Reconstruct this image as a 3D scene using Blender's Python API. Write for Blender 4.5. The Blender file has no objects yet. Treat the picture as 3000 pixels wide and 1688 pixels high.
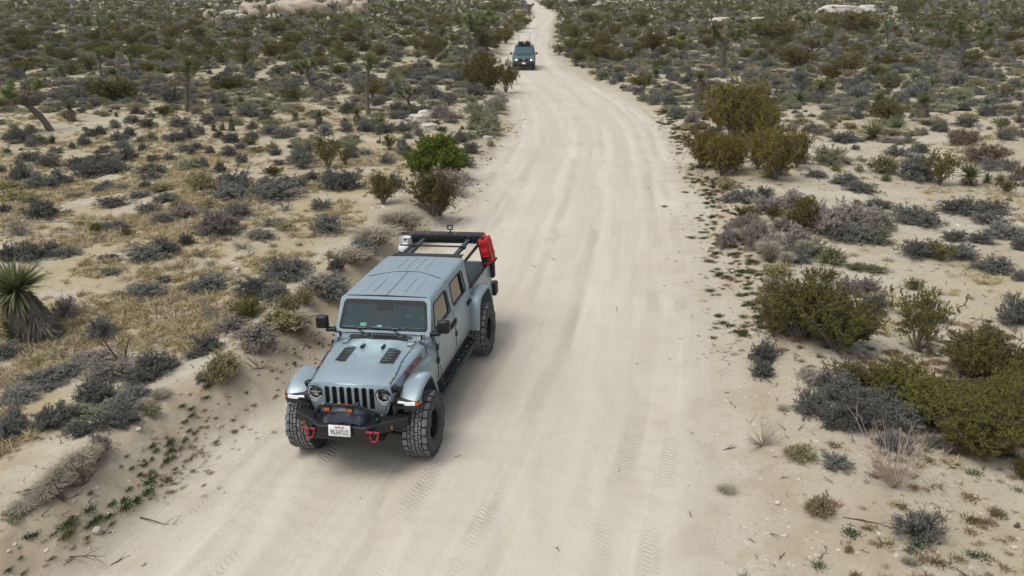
import bpy, bmesh, math, random
import numpy as np
from mathutils import Vector, Matrix, noise as mnoise
sc = bpy.context.scene
COL = sc.collection
R = math.radians
# ------------------------------------------------------------------ camera, light, exposure
CAM_H, PITCH, FPX = 6.155, 0.347, 2400.0
cd = bpy.data.cameras.new('camera'); cam = bpy.data.objects.new('camera', cd); COL.objects.link(cam)
cd.sensor_width = 36.0; cd.lens = FPX / 3000 * 36; cd.clip_start = 0.1; cd.clip_end = 5000
cam.location = (0, 0, CAM_H); cam.rotation_euler = (math.pi / 2 - PITCH, 0, 0)
sc.camera = cam
SUN_EL, SUN_AZ = R(66), R(-115)          # azimuth measured from +Y towards +X
w = bpy.data.worlds.new('World'); sc.world = w; w.use_nodes = True
nt = w.node_tree; nt.nodes.clear()
sky = nt.nodes.new('ShaderNodeTexSky'); sky.sky_type = 'NISHITA'; sky.sun_disc = False
sky.sun_elevation = SUN_EL; sky.sun_rotation = SUN_AZ; sky.dust_density = 4.0; sky.air_density = 1.2
hs = nt.nodes.new('ShaderNodeHueSaturation'); hs.inputs['Saturation'].default_value = 0.42
bg = nt.nodes.new('ShaderNodeBackground'); bg.inputs[1].default_value = 0.15
wo = nt.nodes.new('ShaderNodeOutputWorld')
nt.links.new(sky.outputs[0], hs.inputs['Color']); nt.links.new(hs.outputs[0], bg.inputs[0]); nt.links.new(bg.outputs[0], wo.inputs[0])
sd = bpy.data.lights.new('sun', 'SUN'); sd.energy = 1.0; sd.angle = R(30); sd.color = (1.0, 0.98, 0.92)
so = bpy.data.objects.new('sun', sd); COL.objects.link(so)
sdir = Vector((math.sin(SUN_AZ) * math.cos(SUN_EL), math.cos(SUN_AZ) * math.cos(SUN_EL), math.sin(SUN_EL)))
so.rotation_euler = sdir.to_track_quat('Z', 'Y').to_euler(); so.location = sdir * 60
sc.view_settings.view_transform = 'Standard'; sc.view_settings.look = 'None'; sc.view_settings.gamma = 1
sc.view_settings.exposure = 0.06
sc.cycles.caustics_reflective = False; sc.cycles.caustics_refractive = False; sc.cycles.max_bounces = 8; sc.cycles.transparent_max_bounces = 12

# ------------------------------------------------------------------ object bookkeeping
def tag(o, label=None, cat=None, group=None, kind=None):
    if label: o['label'] = label
    if cat: o['category'] = cat
    if group: o['group'] = group
    if kind: o['kind'] = kind
    return o
def empty(name, M=None):
    o = bpy.data.objects.new(name, None); COL.objects.link(o); o.empty_display_size = .3
    if M is not None: o.matrix_world = M
    return o
def link(name, me, parent=None):
    o = bpy.data.objects.new(name, me); COL.objects.link(o)
    if parent: o.parent = parent
    return o
def copy_tree(o, parent=None):
    c = o.copy(); COL.objects.link(c)
    if parent: c.parent = parent; c.matrix_parent_inverse = o.matrix_parent_inverse.copy()
    for ch in list(CH.get(o.name, [])): copy_tree(ch, c)
    return c
CH = {}

# ------------------------------------------------------------------ materials
def nodes(m):
    m.use_nodes = True; t = m.node_tree
    return t, t.nodes['Principled BSDF']
def mat(name, col, rough=.6, metal=0, coat=0, var=.12, scale=20., bump=0., emit=0, spec=.5, rand=0., coord='Object'):
    m = bpy.data.materials.new(name); t, b = nodes(m)
    b.inputs['Roughness'].default_value = rough; b.inputs['Metallic'].default_value = metal
    b.inputs['Coat Weight'].default_value = coat; b.inputs['Specular IOR Level'].default_value = spec
    b.inputs['Coat Roughness'].default_value = .06
    tc = t.nodes.new('ShaderNodeTexCoord'); nz = t.nodes.new('ShaderNodeTexNoise'); nz.inputs['Scale'].default_value = scale
    nz.inputs['Detail'].default_value = 5
    t.links.new(tc.outputs[coord], nz.inputs['Vector'])
    mr = t.nodes.new('ShaderNodeMapRange'); mr.inputs[1].default_value = .3; mr.inputs[2].default_value = .7
    mr.inputs[3].default_value = 1 - var; mr.inputs[4].default_value = 1 + var
    t.links.new(nz.outputs[0], mr.inputs[0])
    h = t.nodes.new('ShaderNodeHueSaturation'); h.inputs['Color'].default_value = (*col, 1)
    t.links.new(mr.outputs[0], h.inputs['Value'])
    if rand:
        oi = t.nodes.new('ShaderNodeObjectInfo'); r = t.nodes.new('ShaderNodeMapRange')
        r.inputs[3].default_value = 1 - rand; r.inputs[4].default_value = 1 + rand
        t.links.new(oi.outputs['Random'], r.inputs[0])
        mu = t.nodes.new('ShaderNodeMath'); mu.operation = 'MULTIPLY'
        t.links.new(mr.outputs[0], mu.inputs[0]); t.links.new(r.outputs[0], mu.inputs[1]); t.links.new(mu.outputs[0], h.inputs['Value'])
        fr = t.nodes.new('ShaderNodeMath'); fr.operation = 'MULTIPLY'; fr.inputs[1].default_value = 7.13
        f2 = t.nodes.new('ShaderNodeMath'); f2.operation = 'FRACT'
        r2 = t.nodes.new('ShaderNodeMapRange'); r2.inputs[3].default_value = .5 - rand * .07; r2.inputs[4].default_value = .5 + rand * .07
        t.links.new(oi.outputs['Random'], fr.inputs[0]); t.links.new(fr.outputs[0], f2.inputs[0]); t.links.new(f2.outputs[0], r2.inputs[0])
        t.links.new(r2.outputs[0], h.inputs['Hue'])
    t.links.new(h.outputs[0], b.inputs['Base Color'])
    if bump:
        bp = t.nodes.new('ShaderNodeBump'); bp.inputs['Strength'].default_value = bump; bp.inputs['Distance'].default_value = .01
        t.links.new(nz.outputs[0], bp.inputs['Height']); t.links.new(bp.outputs[0], b.inputs['Normal'])
    if emit:
        b.inputs['Emission Color'].default_value = (*col, 1); b.inputs['Emission Strength'].default_value = emit
    return m

# ------------------------------------------------------------------ numpy mesh helpers
def np_mesh(name, V, quads=None, tris=None, mats=(), qm=None, tm=None, smooth=False, ngons=None):
    me = bpy.data.meshes.new(name)
    quads = np.zeros((0, 4), int) if quads is None else np.asarray(quads).reshape(-1, 4)
    tris = np.zeros((0, 3), int) if tris is None else np.asarray(tris).reshape(-1, 3)
    me.vertices.add(len(V)); me.vertices.foreach_set('co', np.asarray(V, dtype=np.float32).ravel())
    nl = quads.size + tris.size; me.loops.add(nl)
    me.loops.foreach_set('vertex_index', np.concatenate([quads.ravel(), tris.ravel()]).astype(np.int32))
    npoly = len(quads) + len(tris); me.polygons.add(npoly)
    st = np.concatenate([np.arange(len(quads)) * 4, quads.size + np.arange(len(tris)) * 3])
    me.polygons.foreach_set('loop_start', st.astype(np.int32))
    me.polygons.foreach_set('loop_total', np.concatenate([np.full(len(quads), 4), np.full(len(tris), 3)]).astype(np.int32))
    for m in mats: me.materials.append(m)
    if qm is not None or tm is not None:
        a = np.concatenate([np.zeros(len(quads), int) if qm is None else qm, np.zeros(len(tris), int) if tm is None else tm])
        me.polygons.foreach_set('material_index', a.astype(np.int32))
    me.polygons.foreach_set('use_smooth', np.full(npoly, smooth))
    me.update(calc_edges=True); me.validate(verbose=False)
    return me
def nrm(a): return a / np.maximum(np.linalg.norm(a, axis=-1, keepdims=True), 1e-9)
class Geo:
    """collects tubes, ribbons and leaves into one mesh, with a material index each"""
    def __init__(s): s.V = []; s.Q = []; s.T = []; s.qm = []; s.tm = []; s.n = 0
    def add(s, V, Q=None, T=None, m=0):
        s.V.append(V.reshape(-1, 3))
        if Q is not None: s.Q.append(Q.reshape(-1, 4) + s.n); s.qm.append(np.full(Q.size // 4, m))
        if T is not None: s.T.append(T.reshape(-1, 3) + s.n); s.tm.append(np.full(T.size // 3, m))
        s.n += V.size // 3
    def tubes(s, P, Rr, sides=3, m=0, rng=None):
        N, K = P.shape[:2]; t = nrm(P[:, -1] - P[:, 0]); ref = np.where(np.abs(t[:, 2:]) > .9, [[1., 0, 0]], [[0, 0, 1.]])
        a = nrm(np.cross(t, ref)); b = np.cross(t, a)
        an = np.arange(sides) * 2 * math.pi / sides
        ring = np.cos(an)[None, :, None] * a[:, None] + np.sin(an)[None, :, None] * b[:, None]
        V = P[:, :, None] + Rr[:, :, None, None] * ring[:, None]
        i = np.arange(N)[:, None, None] * K * sides + np.arange(K - 1)[None, :, None] * sides
        j = np.arange(sides)[None, None]; j2 = (j + 1) % sides
        s.add(V, np.stack([i + j, i + j2, i + sides + j2, i + sides + j], -1), m=m)
    def ribbons(s, P, W, S, m=0):
        """P (N,K,3) centre line, W (N,K) half widths, S (N,3) side vectors"""
        N, K = P.shape[:2]
        V = np.stack([P - W[..., None] * S[:, None], P + W[..., None] * S[:, None]], 2)
        i = np.arange(N)[:, None] * K * 2 + np.arange(K - 1)[None] * 2
        s.add(V, np.stack([i, i + 1, i + 3, i + 2], -1), m=m)
    def leaves(s, C, size, rng, m=0, flat=0.):
        N = len(C); d = nrm(rng.normal(size=(N, 3)) * [1, 1, 1 - flat]); e = nrm(np.cross(d, rng.normal(size=(N, 3))))
        sz = size * rng.uniform(.6, 1.4, (N, 1))
        V = np.stack([C - d * sz, C + e * sz * .45, C + d * sz, C - e * sz * .45], 1)
        s.add(V, np.arange(N * 4).reshape(N, 4), m=m)
    def mesh(s, name, mats, smooth=False):
        return np_mesh(name, np.concatenate(s.V), np.concatenate(s.Q) if s.Q else None, np.concatenate(s.T) if s.T else None, mats,
                       np.concatenate(s.qm) if s.qm else None, np.concatenate(s.tm) if s.tm else None, smooth)

# ------------------------------------------------------------------ value noise
_rs = np.random.RandomState(5); _tab = _rs.rand(256, 256)
def vnoise(x, y):
    xi = np.floor(x).astype(int); yi = np.floor(y).astype(int); fx = x - xi; fy = y - yi
    fx = fx * fx * (3 - 2 * fx); fy = fy * fy * (3 - 2 * fy)
    g = lambda a, b: _tab[a & 255, b & 255]
    return (g(xi, yi) * (1 - fx) + g(xi + 1, yi) * fx) * (1 - fy) + (g(xi, yi + 1) * (1 - fx) + g(xi + 1, yi + 1) * fx) * fy
def fbm(x, y, o=4):
    r = 0; a = .5
    for k in range(o): r = r + a * (vnoise(x * 2 ** k + 17.3 * k, y * 2 ** k + 5.1 * k) - .5); a *= .5
    return r
def sst(a, b, x): t = np.clip((x - a) / (b - a), 0, 1); return t * t * (3 - 2 * t)

# ------------------------------------------------------------------ terrain
cp, sp = math.cos(PITCH), math.sin(PITCH)
def ray(u, v):
    a, b = (u - 1500) / FPX, (v - 844) / FPX
    return np.array([a, cp - sp * b, -sp - cp * b])
def base_z(y): return np.where(y > 80, 6.05e-5 * np.maximum(y - 80, 0) ** 2, 0.)
def hit_base(u, v, lift=0.):
    d = ray(u, v); t = (CAM_H - lift) / -d[2]
    for _ in range(60):
        t = .5 * t + .5 * (CAM_H - lift - float(base_z(d[1] * t))) / -d[2]
    return d * t
LE = [(264,1688),(466,1534),(520,1421),(660,1281),(835,1195),(1010,1010),(1160,830),(1240,740),(1316,647),(1375,571),(1415,501),(1468,443),(1497,384),(1503,303),(1480,221),(1466,175),(1503,117),(1549,70),(1569,41),(1551,17),(1530,4)]
RE = [(2097,1688),(2090,1281),(2100,1080),(2085,932),(2062,815),(2050,699),(2027,606),(2004,524),(1992,466),(1957,384),(1876,315),(1782,268),(1678,221),(1631,175),(1608,128),(1613,82),(1625,41),(1590,17),(1563,4)]
def poly(E):
    P = np.array([hit_base(*e)[:2] for e in E])
    a = P[0] + (P[0] - P[1]) * 6; b = P[-1] + (P[-1] - P[-2]) * .2 + np.array([0, 300])
    P = np.vstack([a, P, b]); yy = np.concatenate([np.linspace(P[0, 1], 40, 160), np.linspace(40.3, 700, 500)])
    xx = np.interp(yy, P[:, 1], P[:, 0]); 
    k = np.array([1, 2, 3, 2, 1.]) / 9
    for _ in range(2): xx[2:-2] = np.convolve(xx, k, 'valid')
    return yy, xx
LY, LX = poly(LE); RY, RX = poly(RE)
def edges(x, y):
    xl = np.interp(y, LY, LX); xr = np.interp(y, RY, RX)
    sl = np.interp(y, LY, np.gradient(LX, LY)); sr = np.interp(y, RY, np.gradient(RX, RY))
    dl = (xl - x) / np.sqrt(1 + sl ** 2); dr = (x - xr) / np.sqrt(1 + np.clip(sr, -1.2, 1.2) ** 2)
    wob = .35 * fbm(x * .9 + 3, y * .9, 3) * np.clip(y / 15, .6, 2)
    return dl + wob, dr + wob
TX, TY, TYAW, TROLL = -2.045, 10.287, -.194, .036
LFX, LFY = math.cos(TYAW), math.sin(TYAW)
def height(x, y):
    x = np.asarray(x, float); y = np.asarray(y, float)
    dl, dr = edges(x, y); z = base_z(y).copy()
    ddx, ddy = x - TX, y - (TY + 1.7); rr = np.hypot(ddx, ddy)
    z = z + np.clip(TROLL * ((x - TX) * LFX + (y - TY) * LFY), -.09, .09) * sst(9, 5, rr)
    near = sst(30, 18, y)
    Hl = .18 + .34 * near + .12 * fbm(x * .2, y * .2, 2); Hr = .16 + .24 * sst(45, 15, y) * sst(8, 14, y) + .1 * fbm(x * .2 + 9, y * .2, 2)
    z = z + Hl * sst(-.02, 1.0, dl) + .13 * np.exp(-((dl - 1.25) / .45) ** 2) * near - .05 * near * np.abs(fbm(x * 2.2, y * 2.2, 3)) * 4 * np.exp(-((dl - .7) / .4) ** 2)
    z = z + Hr * sst(-.05, 1.9, dr)
    off = np.maximum(dl, dr); o = sst(-.2, 1.5, off)
    z = z + o * (.55 * fbm(x * .12, y * .12, 3) + .14 * fbm(x * .8, y * .8, 3) + .035 * fbm(x * 5, y * 5, 2) + .022 * fbm(x * 13, y * 13, 2))
    z = z + sst(.4, 0, off + .2) * (.02 * fbm(x * .6, y * .6, 3)) + .012 * fbm(x * 7 + 4, y * 7, 2)
    wsh = np.clip(fbm(x * .35 + 5, y * .22, 2) * 5, 0, 1) * sst(0, -1.0, np.maximum(dl, dr)) * sst(40, 20, y); z = z + .009 * wsh * np.sin(6.283 * (y + .3 * x + 1.2 * fbm(x * .5, y * .5, 2)) / .42)
    # raised loose sand windrow along both road edges, and shallow tyre ruts
    z = z + .035 * np.exp(-((dl + .55) / .22) ** 2) * (y < 60) + .03 * np.exp(-((dr + .5) / .25) ** 2) * (y < 60)
    wd = np.maximum(-(dl + dr), .1); q = -dl
    for c, a in ((.35, .02), (.6, -.02), (.9, .03), (1.3, -.028), (1.6, .016), (2.75, -.03), (3.1, .02), (4.2, -.026), (4.6, .018), (5.4, -.018)):
        z = z + a * np.exp(-((q - c - .25 * fbm(y * .12 + c, c, 2)) / .12) ** 2) * (wd > 3) * sst(70, 30, y)
    return z
def ground(u, v, lift=0.):
    """world point of the terrain seen at a native pixel of the photograph"""
    d = ray(u, v); t = np.geomspace(5, 900, 1500); P = d[None] * t[:, None] + [0, 0, CAM_H]
    below = P[:, 2] < height(P[:, 0], P[:, 1]) + lift
    k = int(np.argmax(below)) if below.any() else len(t) - 1
    k = max(k, 1); lo, hi = t[k - 1], t[k]
    for _ in range(12):
        m = .5 * (lo + hi); p = d * m + [0, 0, CAM_H]
        if p[2] < float(height(p[0], p[1])) + lift: hi = m
        else: lo = m
    return d * hi + [0, 0, CAM_H]
def mpp(p):        # metres per native pixel at a world point
    return (p[1] * cp - (p[2] - CAM_H) * sp) / FPX

# sand material shared by road and ground; 'edge' = metres outside the road edge, 'lane' = metres across the road, 'along' = metres along it
def sand(name, road):
    m = bpy.data.materials.new(name); t, b = nodes(m); L = t.links.new; N = t.nodes.new
    b.inputs['Roughness'].default_value = .95; b.inputs['Specular IOR Level'].default_value = .12
    tc = N('ShaderNodeTexCoord')
    def noise(scale, det=6, vec=None, dist=0.):
        n = N('ShaderNodeTexNoise'); n.inputs['Scale'].default_value = scale; n.inputs['Detail'].default_value = det
        n.inputs['Distortion'].default_value = dist; L(vec or tc.outputs['Object'], n.inputs['Vector']); return n.outputs[0]
    def rng(x, a, b_, c, d):
        r = N('ShaderNodeMapRange'); r.inputs[1].default_value = a; r.inputs[2].default_value = b_; r.inputs[3].default_value = c; r.inputs[4].default_value = d
        L(x, r.inputs[0]); return r.outputs[0]
    def mix(f, a, c, mode='MIX'):
        x = N('ShaderNodeMix'); x.data_type = 'RGBA'; x.blend_type = mode
        if hasattr(f, 'links'): L(f, x.inputs[0])
        else: x.inputs[0].default_value = f
        for k, q in ((6, a), (7, c)):
            if hasattr(q, 'links'): L(q, x.inputs[k])
            else: x.inputs[k].default_value = (*q, 1)
        return x.outputs[2]
    def math_(op, a, c=0):
        x = N('ShaderNodeMath'); x.operation = op
        for k, q in ((0, a), (1, c)):
            if hasattr(q, 'links'): L(q, x.inputs[k])
            else: x.inputs[k].default_value = q
        return x.outputs[0]
    def attr(n): a = N('ShaderNodeAttribute'); a.attribute_name = n; return a.outputs['Fac']
    edge, dry = attr('edge'), attr('dry')
    rock = (0.435, 0.385, 0.28); pale = (0.53, 0.50, 0.41); tan = (0.415, 0.35, 0.23)
    roadc = mix(rng(noise(.35, 5), .35, .65, 0, 1), (0.58, 0.53, 0.435), (0.635, 0.60, 0.52))
    cx = N('ShaderNodeCombineXYZ'); L(attr('lane'), cx.inputs[0]); L(math_('MULTIPLY', attr('along'), .03), cx.inputs[1])
    streak = noise(1.5, 7, cx.outputs[0], .0)
    roadc = mix(rng(streak, .36, .64, 0, .6), roadc, (0.485, 0.43, 0.335))
    wig = math_('MULTIPLY', noise(.16, 2), .9); ln = math_('ADD', attr('lane'), wig); trk = None
    for c0 in (-1.62, .12, 1.15, 2.75, -2.75, 3.3):
        q = rng(math_('ABSOLUTE', math_('SUBTRACT', ln, c0), 0), .10, .17, 1, 0); trk = q if trk is None else math_('MAXIMUM', trk, q)
    trk = math_('MULTIPLY', trk, rng(noise(.55, 4), .42, .56, 0, 1)); bars = math_('SINE', math_('MULTIPLY', math_('ADD', attr('along'), math_('MULTIPLY', math_('PINGPONG', ln, .09), .8)), 82.), 0)
    roadc = mix(math_('MULTIPLY', trk, rng(bars, -.2, .6, .08, .30)), roadc, (0.40, 0.355, 0.28))
    cx2 = N('ShaderNodeCombineXYZ'); L(attr('lane'), cx2.inputs[0]); L(math_('MULTIPLY', attr('along'), .02), cx2.inputs[1]); cx2.inputs[2].default_value = 4
    roadc = mix(rng(noise(9, 4, cx2.outputs[0]), .55, .7, 0, .35), roadc, (0.68, 0.65, 0.57))
    grd = mix(rng(noise(.22, 6), .38, .62, 0, 1), rock, pale)
    grd = mix(math_('MULTIPLY', rng(noise(.9, 8), .34, .58, 0, 1), dry), grd, (0.42, 0.345, 0.205))
    grd = mix(rng(noise(3.2, 8), .56, .68, 0, .55), grd, tan)
    grd = mix(rng(noise(14, 6), .56, .72, 0, .7), grd, (0.27, 0.215, 0.15))
    grd = mix(math_('MULTIPLY', attr('far'), rng(noise(.5, 7), .34, .58, .45, .92)), grd, (0.30, 0.29, 0.175))
    grd = mix(math_('MULTIPLY', attr('bank'), rng(noise(2.2, 8), .3, .6, .35, .95)), grd, (0.385, 0.31, 0.205))
    c = mix(rng(edge, -.5, .7, 0, 1), roadc, grd)
    # fine gravel flecks
    vo = N('ShaderNodeTexVoronoi'); vo.inputs['Scale'].default_value = 26; L(tc.outputs['Object'], vo.inputs['Vector'])
    hit = rng(vo.outputs['Distance'], .10, .16, 1, 0); sel = rng(vo.outputs['Color'], .76, .79, 0, 1)
    off = rng(edge, -1.2, .6, .12, .8)
    c = mix(math_('MULTIPLY', math_('MULTIPLY', hit, sel), off), c, (0.72, 0.69, 0.62))
    vo2 = N('ShaderNodeTexVoronoi'); vo2.inputs['Scale'].default_value = 15; L(tc.outputs['Object'], vo2.inputs['Vector'])
    c = mix(math_('MULTIPLY', math_('MULTIPLY', rng(vo2.outputs['Distance'], .10, .2, 1, 0), rng(vo2.outputs['Color'], .66, .70, 0, 1)), math_('MULTIPLY', off, .8)), c, (0.19, 0.15, 0.105))
    vo3 = N('ShaderNodeTexVoronoi'); vo3.inputs['Scale'].default_value = 60; L(tc.outputs['Object'], vo3.inputs['Vector'])
    c = mix(math_('MULTIPLY', rng(vo3.outputs['Distance'], .12, .25, 1, 0), math_('MULTIPLY', rng(vo3.outputs['Color'], .62, .66, 0, 1), rng(edge, -1.4, .8, .22, .6))), c, (0.25, 0.205, 0.15))
    c = mix(math_('MULTIPLY', rng(noise(1.6, 8), .5, .62, 0, .5), off), c, (0.36, 0.295, 0.205))
    grain = noise(55, 4)
    c = mix(rng(grain, .3, .7, .0, .22), c, (0.33, 0.28, 0.22))
    L(c, b.inputs['Base Color'])
    bp = N('ShaderNodeBump'); bp.inputs['Distance'].default_value = .03; bp.inputs['Strength'].default_value = .8
    h = math_('ADD', math_('MULTIPLY', grain, .35), math_('ADD', math_('MULTIPLY', noise(9, 6), .6), math_('ADD', math_('MULTIPLY', streak, .6), math_('MULTIPLY', math_('MULTIPLY', trk, bars), .22))))
    L(h, bp.inputs['Height']); L(bp.outputs[0], b.inputs['Normal'])
    return m
def build_ground():
    ny, nx = 860, 760
    ys = np.geomspace(2.2, 640, ny); a = np.linspace(-1, 1, nx)
    Y = np.repeat(ys[:, None], nx, 1); X = a[None] * (ys[:, None] * .82 + 7)
    Z = height(X, Y); V = np.stack([X, Y, Z], -1).reshape(-1, 3)
    dl, dr = edges(X, Y); e = np.maximum(dl, dr)
    idx = np.arange(ny * nx).reshape(ny, nx); Q = np.stack([idx[:-1, :-1], idx[:-1, 1:], idx[1:, 1:], idx[1:, :-1]], -1).reshape(-1, 4)
    ec = e.reshape(-1)[Q].mean(1)
    dry = sst(1.2, 3, e) * np.where(X < 0, .5 + .5 * sst(45, 20, Y), .3 + .25 * sst(80, 130, Y))
    dry = np.clip(dry * (.6 + 1.2 * (fbm(X * .25, Y * .25, 3) + .5)), 0, 1)
    xc = .5 * (np.interp(ys, LY, LX) + np.interp(ys, RY, RX)); kk = np.ones(61) / 61; yy_ = np.linspace(2, 640, 4000); xs2 = np.interp(yy_, ys, xc); xs2 = np.convolve(np.pad(xs2, 30, 'edge'), kk, 'valid'); xc = np.interp(ys, yy_, xs2); lane = X - xc[:, None]
    for name, sel in (('road', ec < 0), ('ground', ec >= 0)):
        q = Q[sel]; used, inv = np.unique(q, return_inverse=True)
        me = np_mesh(name, V[used], inv.reshape(-1, 4), mats=[sand(name + '_sand', name == 'road')], smooth=True)
        for an, arr in (('edge', e), ('dry', dry), ('lane', lane), ('along', Y), ('far', sst(40, 120, Y)), ('bank', np.where(dl > dr, sst(.05, .35, dl) * sst(1.7, 1.2, dl) * .9, sst(.2, .7, dr) * sst(2.6, 1.6, dr) * .45) * sst(70, 40, Y))):
            at = me.attributes.new(an, 'FLOAT', 'POINT'); at.data.foreach_set('value', arr.reshape(-1)[used].astype(np.float32))
        tag(link(name, me), kind='structure')
build_ground()
# ------------------------------------------------------------------ plant materials
VEG = {
 'grey':   (mat('grey_twig', (.20,.198,.175), .9, rand=.3, spec=.1), mat('grey_leaf', (.235,.25,.205), .9, rand=.3, spec=.1)),
 'ash':    (mat('ash_twig', (.32,.285,.25), .9, rand=.25, spec=.1), mat('ash_leaf', (.33,.32,.27), .9, rand=.25, spec=.1)),
 'straw':  (mat('straw_twig', (.40,.36,.28), .9, rand=.2, spec=.1), mat('straw_leaf', (.46,.42,.33), .9, rand=.2, spec=.1)),
 'rust':   (mat('rust_twig', (.27,.20,.15), .9, rand=.2, spec=.1), mat('rust_leaf', (.30,.225,.165), .9, rand=.2, spec=.1)),
 'yellow': (mat('yellow_twig', (.32,.28,.15), .9, rand=.2, spec=.1), mat('yellow_leaf', (.56,.48,.15), .9, rand=.2, spec=.1)),
 'lime':   (mat('lime_twig', (.17,.17,.09), .9, rand=.2, spec=.1), mat('lime_leaf', (.34,.42,.14), .9, rand=.2, spec=.1)),
 'sage':   (mat('sage_twig', (.29,.29,.19), .9, rand=.2, spec=.1), mat('sage_leaf', (.37,.40,.23), .9, rand=.25, spec=.1)),
}
M_CRE = (mat('creosote_branch', (.19,.17,.15), .9, rand=.15, spec=.1), mat('creosote_leaf', (.125,.115,.026), .75, rand=.3, spec=.2, var=.35, scale=6), mat('creosote_tip', (.20,.16,.03), .75, rand=.2, spec=.2))
M_JUN = (mat('juniper_branch', (.10,.08,.06), .9), mat('juniper_leaf', (.105,.15,.02), .75, spec=.2, var=.4, scale=5), mat('juniper_tip', (.20,.25,.03), .75, spec=.2))
M_YUC = (mat('yucca_blade', (.155,.17,.08), .6, rand=.2, spec=.3), mat('yucca_dead_blade', (.20,.175,.135), .9, rand=.15, spec=.1), mat('yucca_pale_blade', (.23,.25,.11), .6, rand=.2))
M_JOS = (mat('joshua_bark', (.135,.115,.095), .95, bump=.8, scale=12, rand=.15), mat('joshua_blade', (.20,.24,.085), .7, rand=.25, spec=.2), mat('joshua_dead_blade', (.22,.185,.12), .9, rand=.2))
M_WEED = {'green': mat('green_weed', (.052,.085,.03), .8, rand=.25, spec=.15), 'olive': mat('olive_weed', (.13,.115,.035), .85, rand=.25, spec=.1), 'brown': mat('brown_weed', (.27,.175,.11), .9, rand=.2, spec=.1)}
M_YDK = mat('yucca_dark_dead_blade', (.12,.105,.09), .9, rand=.1, spec=.1)
M_GRASS = (mat('dry_grass_blade', (.45,.37,.215), .9, rand=.2, spec=.1, coord='Object', scale=3), mat('dry_grass_pale', (.52,.455,.32), .9, rand=.2, spec=.1))
M_WOOD = mat('dead_wood', (.36,.31,.26), .9, bump=.6, scale=25)
M_BARKD = mat('dark_dead_wood', (.12,.09,.075), .95, bump=.6, scale=25)

def along(P, t):
    """points at parameter t (N,M) on polylines P (N,K,3)"""
    K = P.shape[1]; x = np.clip(t * (K - 1), 0, K - 1 - 1e-6); i = x.astype(int); f = (x - i)[..., None]
    n = np.arange(len(P))[:, None]
    return P[n, i] * (1 - f) + P[n, i + 1] * f
def shrub_geo(seed, n=64, m=9, sp_=6, up=.0, spread=1., curl=.12, w0=.016, spur=.115, bare=False, thin=1.):
    r = np.random.RandomState(seed); g = Geo()
    ph = r.uniform(0, 2 * math.pi, n); ct = r.uniform(up, 1, n) ** .8; th = np.arccos(ct) * spread
    lob = 1 + .18 * np.sin(ph * 2 + r.uniform(0, 6)) + .12 * np.sin(ph * 3 + r.uniform(0, 6))
    L = r.uniform(.72, 1.05, n) * lob; K = 5; t = np.linspace(0, 1, K)
    hx = np.sin(th)[:, None] * L[:, None] * t[None] ** 1.15; hz = np.cos(th)[:, None] * L[:, None] * t[None] ** .85
    hz += .10 * np.sin(t * math.pi)[None] 
    P = np.stack([np.cos(ph)[:, None] * hx, np.sin(ph)[:, None] * hx, hz], -1) + r.normal(0, .02, (n, K, 3)) * t[None, :, None]
    P[:, 0, :2] += r.normal(0, .07, (n, 2)); P[:, 0, 2] = -.05
    g.tubes(P, np.linspace(w0 * 1.4, w0 * .35, K)[None].repeat(n, 0), 3, 0)
    ts = r.uniform(.25, 1, (n, m)); O = along(P, ts); d0 = nrm(P[:, -1] - P[:, 1])
    D = nrm(d0[:, None] + r.normal(0, .75, (n, m, 3)) + [0, 0, .25]); ln = r.uniform(.12, .30, (n, m, 1)) * thin
    C = np.stack([O, O + D * ln * .5 + r.normal(0, curl * .12, O.shape), O + D * ln], 2).reshape(-1, 3, 3)
    C[..., 2] = np.maximum(C[..., 2], .01)
    g.tubes(C, np.array([w0 * .5, w0 * .38, w0 * .15])[None].repeat(len(C), 0), 3, 0)
    if bare: return g
    ts = r.uniform(.1, 1, (len(C), sp_)); O = along(C, ts).reshape(-1, 3)
    D = nrm(r.normal(0, 1, O.shape) + [0, 0, .55] + .6 * np.repeat(nrm(C[:, 2] - C[:, 0]), sp_, 0))
    l2 = r.uniform(.4, 1, (len(O), 1)) * spur
    S = nrm(np.cross(D, r.normal(size=O.shape)))
    g.ribbons(np.stack([O, O + D * l2 * .6, O + D * l2], 1), np.array([.007, .012, .003])[None].repeat(len(O), 0) * (spur / .1), S, 1)
    return g
def place_unit(me):   # normalise: radius 1, height 1
    n = len(me.vertices); a = np.empty(n * 3, np.float32); me.vertices.foreach_get('co', a); a = a.reshape(-1, 3)
    rr = np.percentile(np.hypot(a[:, 0], a[:, 1]), 98.5); hh = np.percentile(a[:, 2], 99.3)
    a[:, :2] /= rr; a[:, 2] /= hh; me.vertices.foreach_set('co', a.ravel()); me.update(); return me
PROTO = {}
def recolour(me, mats, name):
    c = me.copy(); c.name = name; c.materials.clear()
    for m in mats: c.materials.append(m)
    return c
shapes = [place_unit(shrub_geo(s, n=nn, m=mm, sp_=ss, spread=spd, spur=spu).mesh('shrub_twigs', VEG['grey'])) for s, nn, mm, ss, spd, spu in
          ((1, 80, 11, 8, 1.0, .12), (2, 100, 9, 8, 1.0, .11), (3, 70, 11, 8, .95, .13), (4, 90, 10, 7, 1.04, .115), (5, 60, 10, 7, .9, .13))]
wisp = [place_unit(shrub_geo(s, n=90, m=5, sp_=4, spread=.8, spur=.2, w0=.009, thin=1.4).mesh('wispy_twigs', VEG['grey'])) for s in (11, 12, 13)]
sparse = [place_unit(shrub_geo(s, n=22, m=7, sp_=3, spread=.95, spur=.1).mesh('sparse_twigs', VEG['grey'])) for s in (21, 22)]
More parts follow.
